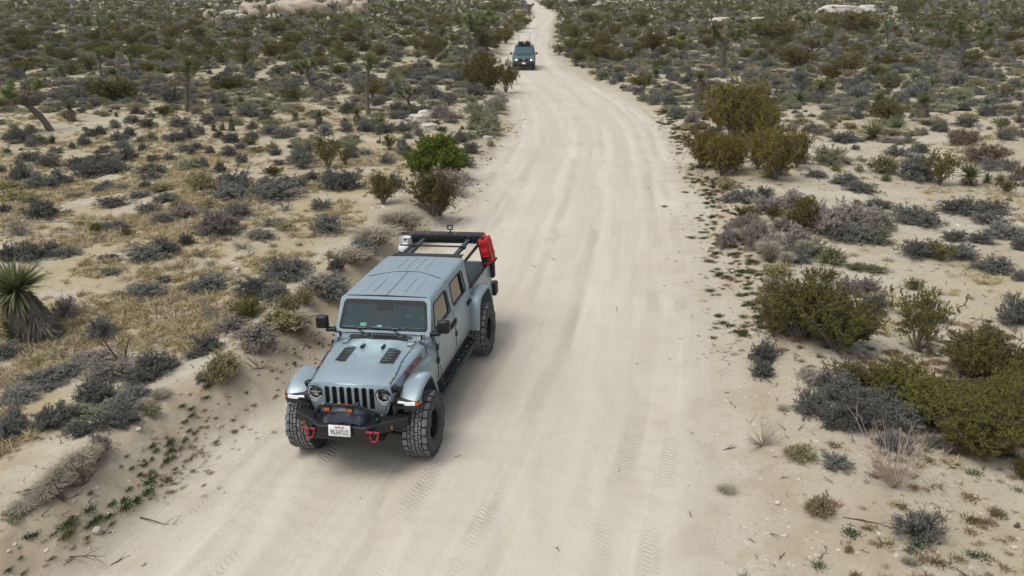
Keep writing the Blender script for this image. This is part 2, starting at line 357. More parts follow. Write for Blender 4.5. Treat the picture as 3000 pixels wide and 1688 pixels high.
def clump(seed, n=900):
    r = np.random.RandomState(seed); g = Geo(); c = r.normal(0, .10, (n, 3)); c[:, 2] = 0; a = r.uniform(0, 6.283, n); sp_ = r.uniform(.15, 1, n); d = np.stack([np.cos(a) * sp_, np.sin(a) * sp_, np.full(n, 1.1)], -1); d = nrm(d); l = r.uniform(.55, 1.1, (n, 1)); o_ = np.stack([np.cos(a), np.sin(a), a * 0], -1)
    g.ribbons(np.stack([c, c + d * l * .5, c + d * l * .85 + o_ * .08 * l, c + d * l + o_ * .26 * l - np.array([0, 0, .08]) * l], 1), np.array([.010, .012, .010, .004])[None].repeat(n, 0), nrm(np.cross(d, r.normal(size=(n, 3)))), 1)
    return g.mesh('straw_clump', VEG['straw'])
straws = [place_unit(clump(s)) for s in (14, 15, 16)]
for k in VEG:
    src = straws if k == 'straw' else wisp if k in ('yellow', 'lime') else shapes
    PROTO[k] = [recolour(m, VEG[k], k + '_shrub') for m in src]
PROTO['wispgrey'] = [recolour(m, VEG['ash'], 'ash_wispy_shrub') for m in wisp]
PROTO['sparse'] = [recolour(m, VEG['grey'], 'sparse_shrub') for m in sparse]

def creosote_geo(seed, n=20, m=9, dense=1., mats=M_CRE, up=.25, leaf=.021, spread=.85):
    r = np.random.RandomState(seed); b = Geo(); f = Geo()
    ph = np.arange(n) * 2.4 + r.normal(0, .3, n); th = r.uniform(.08, 1, n) ** .7 * spread; L = r.uniform(.75, 1.08, n); K = 6; t = np.linspace(0, 1, K)
    hx = np.sin(th)[:, None] * L[:, None] * t[None] ** 1.05; hz = np.cos(th)[:, None] * L[:, None] * t[None] ** .95
    P = np.stack([np.cos(ph)[:, None] * hx, np.sin(ph)[:, None] * hx, hz], -1) + r.normal(0, .03, (n, K, 3)) * t[None, :, None]
    P[:, 0, 2] = -.05; b.tubes(P, np.linspace(.016, .004, K)[None].repeat(n, 0), 4, 0)
    ts = r.uniform(up, 1, (n, m)); O = along(P, ts); d0 = nrm(P[:, -1] - P[:, 1])
    D = nrm(d0[:, None] + r.normal(0, .62, (n, m, 3)) + [0, 0, .15]); ln = r.uniform(.16, .36, (n, m, 1))
    C = np.stack([O, O + D * ln * .5 + r.normal(0, .015, O.shape), O + D * ln + [0, 0, .02]], 2).reshape(-1, 3, 3); C[..., 2] = np.maximum(C[..., 2], .03)
    b.tubes(C, np.array([.006, .004, .0015])[None].repeat(len(C), 0), 3, 0)
    q = int(5 * dense); ts = r.uniform(.35, 1, (len(C), q)); O2 = along(C, ts).reshape(-1, 3)
    D2 = nrm(r.normal(0, 1, O2.shape) + [0, 0, .5] + .7 * np.repeat(nrm(C[:, 2] - C[:, 0]), q, 0)); l2 = r.uniform(.05, .12, (len(O2), 1))
    T = np.stack([O2, O2 + D2 * l2 * .5, O2 + D2 * l2], 1); b.tubes(T, np.array([.003, .0022, .001])[None].repeat(len(T), 0), 3, 0)
    z = 12; ts = r.uniform(.2, 1.1, (len(T), z)); LC = along(T, ts).reshape(-1, 3) + r.normal(0, .012, (len(T) * z, 3))
    sel = r.rand(len(LC)) < .78
    f.leaves(LC[sel], leaf, r, 0); f.leaves(LC[~sel], leaf, r, 1)
    return b, f
def norm_pair(mb, mf):
    a = []
    for me in (mb, mf):
        c = np.empty(len(me.vertices) * 3, np.float32); me.vertices.foreach_get('co', c); a.append(c.reshape(-1, 3))
    al = a[1]; rr = np.percentile(np.hypot(al[:, 0], al[:, 1]), 98); hh = np.percentile(al[:, 2], 99)
    for me, c in zip((mb, mf), a):
        c[:, :2] /= rr; c[:, 2] /= hh; me.vertices.foreach_set('co', c.ravel()); me.update()
    return mb, mf
def pair(g, nm, mats):
    return norm_pair(g[0].mesh(nm + '_branches', [mats[0]]), g[1].mesh(nm + '_foliage', [mats[1], mats[2]]))
CREO = [pair(creosote_geo(s, n, m, dn), 'creosote', M_CRE) for s, n, m, dn in ((31, 20, 9, 1.), (32, 26, 9, 1.), (33, 16, 9, .8), (34, 30, 9, 1.2))]
M_GOLD = (M_CRE[0], mat('golden_creosote_leaf', (.185,.145,.03), .75, rand=.2, spec=.2, var=.3, scale=6), mat('golden_creosote_tip', (.27,.195,.04), .75, rand=.2, spec=.2))
GOLD = [pair(creosote_geo(s_, 34, 11, .8), 'golden', (M_GOLD[0], M_GOLD[1], M_GOLD[2])) for s_ in (35, 36)]
BIG = [pair(creosote_geo(s_, 40, 12, .75, up=.35), 'big_creosote', M_CRE) for s_ in (37, 38, 39)]
JUNI = [pair(creosote_geo(41, 90, 14, 1.2, M_JUN, .25, .024, 1.15), 'juniper', M_JUN)]

def rosette(g, c, axis, L, n, r, width, m, lo=-.25, droop=.15, mpale=None):
    """blades radiating round an axis direction from point c"""
    axis = nrm(np.array(axis, float)); d = nrm(r.normal(size=(n * 4, 3))); k = d @ axis; d = d[k > lo][:n]
    N = len(d); l = L * r.uniform(.75, 1.08, (N, 1)); o = c + d * L * .06
    P = np.stack([o, o + d * l * .5 + [0, 0, .02 * L], o + d * l - np.array([0, 0, 1]) * droop * l * (1 - np.abs(d[:, 2:]))], 1)
    S = nrm(np.cross(d, r.normal(0, .3, (N, 3)) + [0, 0, 1]))
    g.ribbons(P, np.array([width, width * .85, width * .08])[None].repeat(N, 0), S, m)
def yucca_geo(seed, heads=1, trunk=.3, dead=.6, L=.55, lean=(0, 0), nb=110):
    r = np.random.RandomState(seed); g = Geo(); t = Geo(); dg = Geo()
    for h in range(heads):
        off = np.array([0, 0, 0.]) if heads == 1 else np.array([math.cos(h * 2.2 + seed) * .38, math.sin(h * 2.2 + seed) * .38, 0])
        top = off + [lean[0], lean[1], trunk * (1 if h == 0 else r.uniform(.5, 1))]
        K = 6; tt = np.linspace(0, 1, K)[:, None]; P = off + (top - off) * tt ** np.array([1.6, 1.6, 1])
        P[0, 2] -= .1
        t.tubes(P[None], np.full((1, K), .10), 7, 0)
        ax = nrm((P[-1] - P[-2])[None])[0] + [0, 0, .3]
        rosette(g, top, ax, L, nb, r, .017, 0, -.15, .05); rosette(g, top, ax, L * .7, nb // 3, r, .016, 1, .5, 0)
        nd = int(320 * dead * max(trunk, .25) / .5)
        f = r.uniform(.0, 1, nd) ** .8; O = along(P[None], f[None])[0]; an = r.uniform(0, 6.283, nd)
        rad = np.stack([np.cos(an), np.sin(an), np.zeros(nd)], -1); l = L * r.uniform(.5, .95, (nd, 1))
        O = O + rad * .08; e = O + rad * l * r.uniform(.12, .45, (nd, 1)) - np.array([0, 0, 1]) * l * .85
        e[:, 2] = np.maximum(e[:, 2], .01)
        dg.ribbons(np.stack([O, O * .5 + e * .5 + rad * .09, e], 1), np.array([.016, .013, .003])[None].repeat(nd, 0), nrm(np.cross(rad, r.normal(0, .4, (nd, 3)) + [0, 0, 1])), 0)
    return t, g, dg
def yucca_meshes(*a, **k):
    t, g, d = yucca_geo(*a, **k)
    return [('trunk', t.mesh('yucca_trunk', [M_JOS[0]], True)), ('blades', g.mesh('yucca_blades', [M_YUC[0], M_YUC[2]])), ('dead_blades', d.mesh('yucca_dead', [M_YUC[1]]))]
YUC = [yucca_meshes(51, 1, .25, .5), yucca_meshes(52, 1, .7, 1.), yucca_meshes(53, 3, .3, .6), yucca_meshes(54, 2, .22, .5), yucca_meshes(55, 1, .12, .2)]

def joshua_geo(seed, style='branch', H=3.5, Lb=.42, rt=.17):
    r = np.random.RandomState(seed); t = Geo(); g = Geo()
    def limb(a, b, r0, r1, bend=.12):
        K = 6; tt = np.linspace(0, 1, K)[:, None]; P = a + (b - a) * tt + np.sin(tt * math.pi) * r.normal(0, bend, 3) * np.linalg.norm(b - a)
        P = P + r.normal(0, .012, P.shape); P[0] = a; P[-1] = b
        t.tubes(P[None], np.linspace(r0, r1, K)[None] * r.uniform(.9, 1.1, (1, K)), 7, 0); return nrm((P[-1] - P[-2])[None])[0]
    def head(c, ax, s=1.):
        rosette(g, c, ax, Lb * s, 110, r, .014 * s, 0, -.1, 0); 
        P = c - np.array(ax) * Lb * s * .6; rosette(g, P, np.array(ax), Lb * s * .95, 90, r, .014 * s, 0, -.25, .1)
        P = c - np.array(ax) * Lb * s * 1.5; rosette(g, P, -np.array(ax), Lb * s * .8, 90, r, .013 * s, 1, -.1, .2)
    if style == 'pole':
        b = np.array([r.normal(0, .12) * H, r.normal(0, .05) * H, H * .86]); ax = limb(np.array([0, 0, -.1]), b, rt, rt * .75, .03); head(b, ax, 1.7)
        if r.rand() < .7:
            p = b * np.array([.9, .9, .8]); q = p + np.array([r.choice([-1, 1]) * .35, .1, .25]) ; ax = limb(p, q, .07, .06); head(q, ax, .8)
    else:
        fork = np.array([r.normal(0, .06) * H, 0, H * .48]); limb(np.array([0, 0, -.1]), fork, rt * 1.1, rt * .85, .05)
        nb = 3 if style == 'branch' else 5
        for i in range(nb):
            an = i * 6.283 / nb + r.uniform(-.4, .4); q = fork + np.array([math.cos(an) * .20 * H, math.sin(an) * .20 * H, r.uniform(.16, .30) * H]); ax = limb(fork, q, rt * .8, rt * .55)
            head(q + np.array(ax) * .1, ax, 1.)
            for j in range(2 if style == 'branch' else 3):
                a2 = an + r.uniform(-1.3, 1.3); s_ = along(np.stack([fork, q])[None], np.array([[r.uniform(.55, 1)]]))[0, 0]
                q2 = s_ + np.array([math.cos(a2) * .13 * H, math.sin(a2) * .13 * H, r.uniform(.08, .2) * H]); ax2 = limb(s_, q2, rt * .5, rt * .42); head(q2, ax2, .9)
    return [('trunk', t.mesh('joshua_trunk', [M_JOS[0]], True)), ('crown', g.mesh('joshua_crown', [M_JOS[1], M_JOS[2]]))]
JOS = {'branch': [joshua_geo(61, 'branch'), joshua_geo(62, 'branch'), joshua_geo(63, 'branch')], 'big': [joshua_geo(64, 'big', rt=.17)], 'pole': [joshua_geo(65, 'pole'), joshua_geo(66, 'pole'), joshua_geo(67, 'pole')]}

def weed_mesh(seed, m):
    r = np.random.RandomState(seed); g = Geo(); n = 260; c = r.normal(0, .38, (n, 3)); c[:, 2] = 0
    d = nrm(r.normal(0, .6, (n, 3)) + [0, 0, .8] + c * .8); d[:, 2] = np.abs(d[:, 2]); l = r.uniform(.25, .6, (n, 1))
    g.ribbons(np.stack([c, c + d * l * .6, c + d * l + r.normal(0, .05, (n, 3))], 1), np.array([.03, .03, .006])[None].repeat(n, 0), nrm(np.cross(d, r.normal(size=(n, 3)))), 0)
    return g.mesh('weed_tuft', [m])
WEED = {k: [weed_mesh(70 + i, m) for i in range(3)] for k, m in M_WEED.items()}
def grass_mesh(seed, m, n=70, flat=.45):
    r = np.random.RandomState(seed); g = Geo(); c = r.normal(0, .22, (n, 3)); c[:, 2] = 0
    d = nrm(r.normal(0, flat, (n, 3)) + [0, 0, .7] + c * 1.2); d[:, 2] = np.abs(d[:, 2]); l = r.uniform(.4, 1, (n, 1))
    g.ribbons(np.stack([c, c + d * l * .55, c + d * l + r.normal(0, .12, (n, 3)) * [1, 1, .3]], 1), np.array([.034, .028, .008])[None].repeat(n, 0), nrm(np.cross(d, r.normal(size=(n, 3)))), 0)
    return g.mesh('grass_tuft', [m])
GRASS = [grass_mesh(81, M_GRASS[0], 60, .8), grass_mesh(82, M_GRASS[0], 70, .6), grass_mesh(83, M_GRASS[1], 60, .9)]

def stone_mesh(seed, m, sub=3, rough=.25, sq=.62):
    bm = bmesh.new(); bmesh.ops.create_icosphere(bm, subdivisions=sub, radius=1); r = random.Random(seed); o = Vector((r.uniform(0, 99), r.uniform(0, 99), 0))
    for v in bm.verts:
        n_ = mnoise.noise(v.co * 1.1 + o) * rough * 1.6 + mnoise.noise(v.co * 2.7 + o) * rough * .5 + mnoise.noise(v.co * 7 + o) * rough * .12
        p = v.co.copy(); q = Vector([math.copysign(abs(a) ** .8, a) for a in p]); v.co = q * (1 + n_)
    for v in bm.verts: v.co.z *= sq
    me = bpy.data.meshes.new('stone'); bm.to_mesh(me); bm.free(); me.materials.append(m)
    for p in me.polygons: p.use_smooth = True
    return me
def rock_mat(name, c1, c2):
    m = mat(name, c1, .95, bump=.9, scale=2.2, var=.2, spec=.1); t = m.node_tree; b = t.nodes['Principled BSDF']
    h = [n for n in t.nodes if n.type == 'HUE_SAT'][0]; tc = [n for n in t.nodes if n.type == 'TEX_COORD'][0]
    nz = t.nodes.new('ShaderNodeTexNoise'); nz.inputs['Scale'].default_value = .9; nz.inputs['Detail'].default_value = 9; t.links.new(tc.outputs['Object'], nz.inputs['Vector'])
    mp = t.nodes.new('ShaderNodeMapRange'); mp.inputs[1].default_value = .42; mp.inputs[2].default_value = .62; t.links.new(nz.outputs[0], mp.inputs[0])
    mx = t.nodes.new('ShaderNodeMix'); mx.data_type = 'RGBA'; mx.inputs[6].default_value = (*c1, 1); mx.inputs[7].default_value = (*c2, 1)
    t.links.new(mp.outputs[0], mx.inputs[0]); t.links.new(mx.outputs[2], h.inputs['Color']); return m
M_ROCK = rock_mat('tan_granite', (.50,.43,.335), (.31,.245,.185)); M_PALE = rock_mat('pale_granite', (.60,.56,.49), (.42,.38,.33))
STONE = [stone_mesh(i, M_ROCK, 4, .30, .85) for i in range(4)]; PSTONE = [stone_mesh(10 + i, M_PALE, 4, .18, .75) for i in range(3)]
M_PEB = mat('white_stone', (.56,.51,.43), .9, bump=.5, scale=8, rand=.15); PEB = [stone_mesh(30 + i, M_PEB, 1, .3, .6) for i in range(3)]; WST = [stone_mesh(35 + i, M_PEB, 3, .3, .7) for i in range(2)]
# ------------------------------------------------------------------ plants read off the photograph: x, y of the foot, width, height, per zoomed region
SHR = {
 ('A', 0, 0, 2.574): dict(
  g="175,1365,150,120 225,1225,180,90 150,1255,60,50 380,1265,170,90 330,1430,170,110 440,1400,120,120 430,1165,100,60 640,1100,110,80 550,1125,60,60 180,1075,200,100 240,1110,120,80 760,1020,90,70 690,1030,120,60 890,1070,110,80 980,1030,100,70 800,1150,90,55 930,1120,130,60 690,1340,190,120 860,1310,190,130 620,1280,200,100 960,1220,170,110 780,1250,200,100 1080,1140,70,60 1130,1365,140,70 1210,1310,90,60 1150,1225,90,60 1285,1215,90,65 1450,1170,75,60 1480,1130,120,60 1580,1160,70,60 1520,1270,90,80 1520,1400,110,90 1665,1305,110,90 1740,1185,120,80 1830,1235,90,90 1820,1130,110,60 1750,1080,140,80 1900,1055,110,70 1340,1080,130,90 1420,1050,120,90 1500,1020,110,80 1370,960,140,80 1120,970,120,80 1000,930,130,60 870,970,80,60 2270,1280,200,150 2240,1100,110,60 2150,1040,150,80 2040,1020,150,80 2450,1030,140,90 2010,930,110,80 1860,880,150,90 1570,940,150,90 1680,900,160,90 1300,785,170,110 1440,800,100,60 1030,860,90,60 960,800,110,60 700,810,160,70 250,800,130,80 450,770,120,70 650,810,110,70 500,660,100,50 400,650,80,45 420,710,90,50 60,700,100,60 30,640,80,60 2390,690,80,60 2110,680,110,50 2500,700,90,70 1650,620,150,60 1700,600,120,60 1240,640,120,60 1180,620,110,50 1020,620,100,50 1760,1440,200,130 2050,1430,160,90 2200,1420,180,90 2350,1370,120,70 2520,1440,150,150 800,1430,110,60 20,1300,60,90 520,1390,70,60 2100,1250,80,50 2330,1150,80,80 60,1160,50,60 1100,1430,120,60",
  o="860,770,300,170 1010,770,120,80 20,830,120,80 1240,880,110,80 1120,560,130,90 470,450,140,80 200,400,180,90 270,290,90,60 170,280,110,60 420,330,130,60 1000,355,120,100 1300,320,200,120 1500,310,130,90 720,430,170,110 1200,500,220,110 1060,430,180,90 1400,420,160,90 1850,410,130,90 2060,450,160,110 2180,420,150,90 2220,350,160,90 1860,260,90,60 2100,270,160,90 1740,300,100,60 60,440,120,80 2190,770,230,100 2010,870,110,40 2060,1330,150,70 2480,1270,200,230 2220,470,130,60 650,320,120,60 2540,200,130,70 1740,700,240,90",
  y="90,1449,180,60 1220,1449,160,60 260,900,100,40 790,880,90,40 1440,580,70,40 1990,700,60,40", S="700,640,130,70 1440,690,90,50 1900,730,120,50 1620,680,100,50"),
 ('B', 1000, 0, 2.574): dict(
  g="190,1180,120,60 340,1240,110,80 190,1000,150,90 330,1010,130,80 470,1000,120,80 580,1030,80,60 450,1100,70,60 40,1000,90,100 270,800,110,60 120,620,70,50 600,740,100,80 700,760,120,100 810,800,120,90 520,730,120,80 820,680,80,40 870,700,70,60 930,700,70,60 700,640,130,35 570,570,160,90 420,440,110,60 890,620,170,100 730,575,120,50 900,1080,120,90 980,1160,120,90 940,1260,150,80 60,1430,170,130 390,1430,150,110 1000,740,160,90 480,1180,110,90 110,1070,50,50 1970,590,80,60 2380,770,130,70 2100,620,90,60 2480,800,120,80 2520,900,130,90 2450,560,110,60 2520,600,90,50 2340,640,90,50 330,640,90,50 60,860,110,90 640,860,100,70 420,860,120,80",
  a="770,1430,250,140 750,900,140,110 830,930,110,90 2050,640,80,50 2200,690,100,50", S="1150,850,170,100 1120,1010,200,150 1030,950,130,110 1000,860,160,90 520,850,160,70 1320,240,120,70 2300,770,120,60 1130,1110,60,50 2090,560,90,50", W="1000,500,130,100 1060,640,110,130 1180,830,120,110",
  o="360,1140,110,120 1090,710,230,270 1240,705,170,250 1200,800,90,80 1000,690,180,220 1290,640,90,180 690,450,100,70 780,470,90,60 860,570,120,70 570,380,130,90 480,210,140,60 710,210,130,70 750,290,100,80 100,270,180,100 30,1250,110,150 320,1460,140,60 660,1460,170,70 1060,390,170,140 1170,370,120,120 1240,330,120,100 1350,215,150,85 1200,90,180,60 1120,100,160,50 740,390,140,90 960,450,90,60 1750,310,150,110 1680,270,120,80 1740,400,150,110 1790,490,140,110 1850,430,130,110 2000,470,160,120 2080,490,130,110 1990,360,150,90 2050,280,130,90 2250,220,200,110 2350,390,190,130 2270,680,190,120 2100,560,90,50 1560,70,140,50 1830,60,160,60 2200,310,140,80 1870,190,140,80 1640,420,110,80 2520,120,120,60 2430,420,110,60"),
 ('C', 2000, 0, 2.574): dict(
  g="1370,640,180,90 1310,765,200,110 1780,735,230,120 1600,550,130,70 380,750,130,70 620,790,130,60 690,845,90,60 790,760,80,35 850,855,70,30 620,720,110,40 620,610,120,60 1110,900,110,60 1240,900,70,35 1210,1085,170,90 1000,1340,130,60 1230,1395,200,60 960,1000,120,80 2090,645,220,80 2200,700,130,50 2300,870,140,80 2130,960,160,80 1930,1000,130,70 2420,1060,120,80 1760,1370,230,180 1620,1180,160,80 1780,1150,150,70 2500,680,130,80 2460,440,90,40 1850,560,120,80 1520,440,120,60 2250,520,140,60 2400,600,80,40 560,460,110,50 400,550,120,60 2050,440,120,60 1680,380,120,50 1340,1449,180,50 2530,760,90,70 1900,840,110,50 2300,1290,150,110 2450,1290,120,90 300,740,100,70 1300,900,120,80 1100,570,90,40 880,640,160,100 1740,500,100,50",
  a="830,990,100,60 1180,830,150,60 2240,1200,150,90 1790,1020,90,60 1560,1080,140,60 70,930,130,90 150,640,110,60", r="2060,1100,140,120 2170,1100,140,120 2300,1240,260,150 2540,1350,100,90 2540,930,80,60 900,400,90,50", S="1080,1250,220,150 2080,765,160,90 1100,810,120,60 1330,1300,80,60 880,1080,110,70",
  l="1500,1320,210,140 1530,1370,70,50 1160,500,130,50 1080,490,120,50 1150,1290,80,50", y="140,980,110,60 1120,970,80,60 320,1440,110,90 640,1340,110,60",
  Q="380,1060,380,330 520,1080,260,280 280,980,220,200 600,1100,200,240 150,1290,260,230 300,1340,230,250 400,1300,200,200 560,1290,180,200 700,1370,280,290 860,1280,170,210 620,1200,200,180",
  o="1930,1410,210,200 660,320,330,140 180,300,150,90 1280,250,320,130 1100,210,120,100 1700,150,200,150 2060,270,230,150 2500,230,180,120 2550,300,100,50 860,520,240,140 1060,740,130,150 1890,345,120,60 1430,380,90,60 2550,440,100,60 2400,980,120,60 1280,410,100,50 2440,1460,150,90 820,130,120,60 1880,240,120,70 1500,90,120,60", O="1560,705,180,130"),
 ('D', 0, 563, 2.574): dict(
  g="330,205,270,140 840,120,210,80 580,45,100,35 1070,40,130,50 1250,80,170,70 1740,55,270,80 2100,70,330,90 1800,195,180,110 2430,135,120,80 2480,320,210,150 860,285,150,60 1230,470,230,120 1080,525,230,120 250,510,240,120 400,470,120,90 500,490,150,80 60,520,120,130 830,510,110,30 850,625,130,60 1120,800,260,110 1580,740,240,110 2200,665,290,170 2130,640,120,130 1930,790,220,150 2080,820,200,150 770,1120,200,170 1570,1220,180,140 1460,1250,120,60 330,1449,240,110 500,1400,230,100 1160,1400,230,200 1280,1330,140,90 1060,1449,220,150 1530,1430,100,60 60,1250,170,110 30,160,120,60 1110,160,150,70 2540,600,110,110 1410,400,90,90 1230,690,80,60",
  a="1650,330,280,180 1730,300,150,100 500,970,170,190 1760,1040,240,120 1400,195,180,90 750,1300,260,120 850,1420,250,160 1250,235,150,80 1970,360,180,80 2050,260,130,70", p="1530,500,120,80 1590,575,80,60 1830,440,160,60 1530,850,90,70 1600,960,140,100 2150,150,120,80 760,370,90,60 2260,410,70,50 2060,500,30,30 2060,420,80,40 150,340,210,150",
  r="1920,1200,150,80 2020,1140,110,80", W="2460,750,180,110 2540,700,110,90 1900,1200,130,80", y="100,70,210,80 1570,130,140,80 1360,120,110,60 2180,930,160,150 2300,860,150,120 1700,1400,230,170 2150,290,140,60 2490,500,60,70 300,1300,90,60", l="2060,1020,120,100 240,90,110,60",
  o="730,305,80,60 960,340,90,60 1880,965,180,150"),
 ('E', 2000, 563, 2.574): dict(
  g="1700,240,180,130 1840,265,210,120 2060,370,130,80 2090,175,300,110 2330,165,220,110 2300,240,190,90 2400,350,230,120 2250,390,150,80 870,540,130,110 1750,510,170,140 1870,500,160,110 2110,520,180,110 2350,600,240,110 2540,440,90,90 2540,670,90,120 2500,1010,200,210 600,1300,180,180 600,1400,140,120 460,65,160,80 1480,130,180,50 1440,930,200,160 1890,975,170,80 2290,1080,90,90 1350,380,200,120 1180,370,200,140",
  a="330,420,150,130 450,330,170,140 860,430,200,150 1050,330,220,160 1450,300,200,150 620,160,190,120 820,120,200,120 1230,270,280,180 1020,240,200,140 540,430,190,170 680,470,200,150 760,300,150,100 350,85,110,80 1380,760,160,120 1250,770,140,130 700,740,150,90 1000,1449,200,90 1120,830,160,60", S="560,340,160,130 1000,480,140,110 1500,300,160,120 1430,610,160,70 1490,400,130,120 2500,330,120,70", s="640,520,140,130 780,560,100,130 500,400,110,110 920,500,120,140 400,380,110,90",
  l="1110,550,170,120 1300,590,120,50 1740,740,90,80", y="690,650,170,110 780,200,140,70", O="1760,1230,330,400 1080,700,170,110 960,720,120,120",
  o="750,1040,300,280 950,1120,330,330 1250,1180,300,280 850,1150,420,400 1150,1240,400,380 1000,1000,380,250 470,240,170,110 680,230,110,110 920,310,190,180 1950,530,160,120 1310,115,70,50 1210,750,100,70 2150,1380,260,230 2280,1330,260,240 2150,1449,300,300 2330,1460,300,300 2520,1449,150,220 680,1100,150,150 930,170,130,110"),
 ('F', 2000, 1126, 2.574): dict(
  g="1500,200,260,200 1620,330,260,200 1180,150,240,200 1350,240,260,220 1080,60,200,150 960,230,200,170 1120,330,170,150 1310,360,280,260 1420,260,170,180 1150,640,180,120 1750,1190,310,250 1550,470,180,120 1640,520,170,140 2540,420,130,200", a="1250,100,180,110 2490,250,150,180 1900,480,150,110",
  o="1480,150,300,240 1250,60,260,200 1640,120,300,260 2400,300,300,300 2500,150,250,260 1780,250,300,280 2000,330,330,300 2180,420,330,300 2330,560,330,300 2130,560,300,260 1830,330,330,300 2050,450,380,330 2230,590,420,380 2050,260,330,260 2420,470,280,300 2560,720,120,180 2350,300,300,260 1700,180,220,180", y="880,580,180,120 1030,1000,170,150 1250,1270,60,90", s="760,195,90,45 330,820,120,50 1700,1360,90,60"),
 ('G', 0, 1126, 2.576): dict(
  g="740,140,260,170 950,200,260,160 390,340,230,160 520,290,200,140 80,420,200,180 130,330,160,140 800,330,190,120 960,310,190,120 640,380,190,120 150,130,230,110 360,40,180,60 1040,120,180,120 190,950,110,50", S="1130,240,120,80 660,260,220,100 820,210,180,90 120,1030,140,60 560,360,150,90", a="780,530,150,140 720,590,140,120",
  s="180,960,170,90 370,870,190,120 470,800,190,130 570,730,190,140 330,900,190,110 420,830,200,140 520,760,210,160 620,690,200,170 700,620,150,150 1200,110,150,70 260,860,150,90 1090,180,120,70"),
}
SHR[('N', 0, 0, 1.)] = dict(o="1267,646,105,108 1124,602,70,72 1290,640,60,70 1010,1125,0.01,0.01".replace(' 1010,1125,0.01,0.01', ''), y='650,1130,80,70 830,975,90,60 590,560,70,45', s='1180,690,110,60 1100,735,120,60 1040,780,90,50 880,985,90,60', g='980,880,90,60 1060,760,80,50', W='760,1020,90,60 930,860,90,50')
YUCS = {('A',0,0,2.574): "540,920,120,180,1 860,590,110,80,0 400,1085,100,70,4 1650,990,110,90,3 1750,990,80,80,1 550,730,80,50,4 630,750,90,70,3 1690,810,110,60,0 1800,790,120,70,3 2230,900,80,80,0 2410,950,90,100,1 470,610,90,80,1 1570,500,70,95,1 120,530,90,50,4 340,540,80,60,0 880,880,50,70,0 2555,810,60,60,0 1160,730,50,50,0",
        ('B',1000,0,2.574): "280,1400,110,120,3 300,950,100,90,0 400,690,140,110,2 480,620,80,60,1 2370,590,110,120,0 2560,490,60,70,1 120,940,100,90,1",
        ('C',2000,0,2.574): "1430,1060,220,160,4 1600,1010,170,130,4 1460,870,140,140,1 1590,870,140,130,3 1800,895,150,120,1 880,790,130,130,0 960,730,110,110,0 1030,770,120,140,1 1745,620,130,80,4 1885,660,110,80,4 1450,520,90,90,1 2150,1400,230,190,0 2330,1390,160,150,3 230,835,140,160,1 115,830,100,310,5 2300,290,110,110,1 870,340,60,60,1",
        ('D',0,563,2.574): "130,1130,260,190,4"}
JOSH = {('A',0,0,2.574): "385,985,150,420,branch,-.26 1410,845,80,350,pole,-.04 765,600,50,200,pole,-.12 1000,600,60,160,pole,-.1 1715,515,70,170,pole,-.1 2350,660,110,230,branch,-.2 2500,575,50,180,pole,-.02 530,140,50,70,branch,0 650,70,40,60,branch,0 980,165,40,80,branch,0 1280,215,80,90,branch,0 1490,110,30,60,pole,0 2040,205,50,110,pole,0 240,135,50,70,branch,0 65,165,40,50,branch,0 835,75,40,70,branch,0 740,70,30,70,pole,0 1160,160,60,60,branch,0 1370,180,50,70,branch,0 1900,260,50,60,branch,0 1100,90,40,50,branch,0 1340,50,50,40,branch,0 480,60,40,50,branch,0 1130,60,50,50,branch,0 300,60,40,60,branch,0",
         ('B',1000,0,2.574): "205,875,110,400,pole,-.05 1020,405,330,300,big,0 180,325,190,190,branch,0 430,175,90,160,branch,0 520,850,80,210,branch,-.1 1355,75,24,90,pole,0 1690,215,150,140,branch,0 130,60,60,50,branch,0 620,70,50,60,branch,0 770,110,40,60,branch,0 1970,50,30,50,pole,0 320,30,40,40,branch,0 1300,40,50,50,branch,0 2140,140,40,60,pole,0 2330,80,40,50,branch,0",
         ('C',2000,0,2.574): "300,535,160,330,branch,.05 2070,545,170,360,branch,.1 960,240,90,140,branch,.1 300,120,60,110,branch,0 560,105,50,90,branch,0 1140,105,60,60,branch,0 2240,160,130,110,branch,0 200,215,30,90,pole,0 885,345,30,60,pole,0 2050,60,50,60,branch,0 1880,270,30,60,pole,0 1830,60,50,60,branch,0 2330,230,60,60,pole,0 650,60,40,50,branch,0 420,70,50,60,branch,0"}
WORD = dict(g='charcoal grey', a='pale ash grey', s='straw coloured', r='rusty brown', y='mustard yellow', l='lime green', S='grey green', W='wispy pinkish grey', p='sparse leafless grey', o='olive', Q='golden olive', O='thin see-through olive', J='dense dark green')
PK = dict(g='grey', a='ash', s='straw', r='rust', y='yellow', l='lime', S='sage', W='wispgrey', p='sparse')
NAME = dict(g='grey_shrub', a='pale_shrub', s='straw_shrub', r='rusty_shrub', y='yellow_shrub', l='lime_shrub', S='sage_shrub', W='wispy_shrub', p='bare_shrub', o='creosote_bush', Q='creosote_bush', O='creosote_bush')
GRP = dict(g='charcoal grey shrubs on the desert flat', a='pale ash grey shrubs', s='straw coloured shrubs', r='rusty brown shrubs', y='mustard yellow shrubs', l='lime green shrubs', S='grey green shrubs', W='wispy pinkish shrubs', p='sparse leafless shrubs', Q='golden creosote bushes beside the road', o='olive creosote bushes', O='olive creosote bushes')
rng = random.Random(7); nrs = np.random.RandomState(8)
LM = {'the pickup truck': (1080, 1100), 'the second vehicle': (1530, 190), 'the dark green juniper': (1280, 480), 'the leaning yucca': (100, 960),
      'the boulder pile': (850, 45), 'the tall lone joshua tree': (1080, 330), 'the verge creosote thicket': (2850, 1250), 'the golden roadside creosote': (2180, 480),
      'the upper right joshua tree': (2800, 200), 'the far road bend': (1610, 100), 'the right yucca cluster': (2600, 350), 'the silver logs': (180, 650), 'the pale dead shrub': (2610, 1330), 'the white bank rock': (281, 1556)}
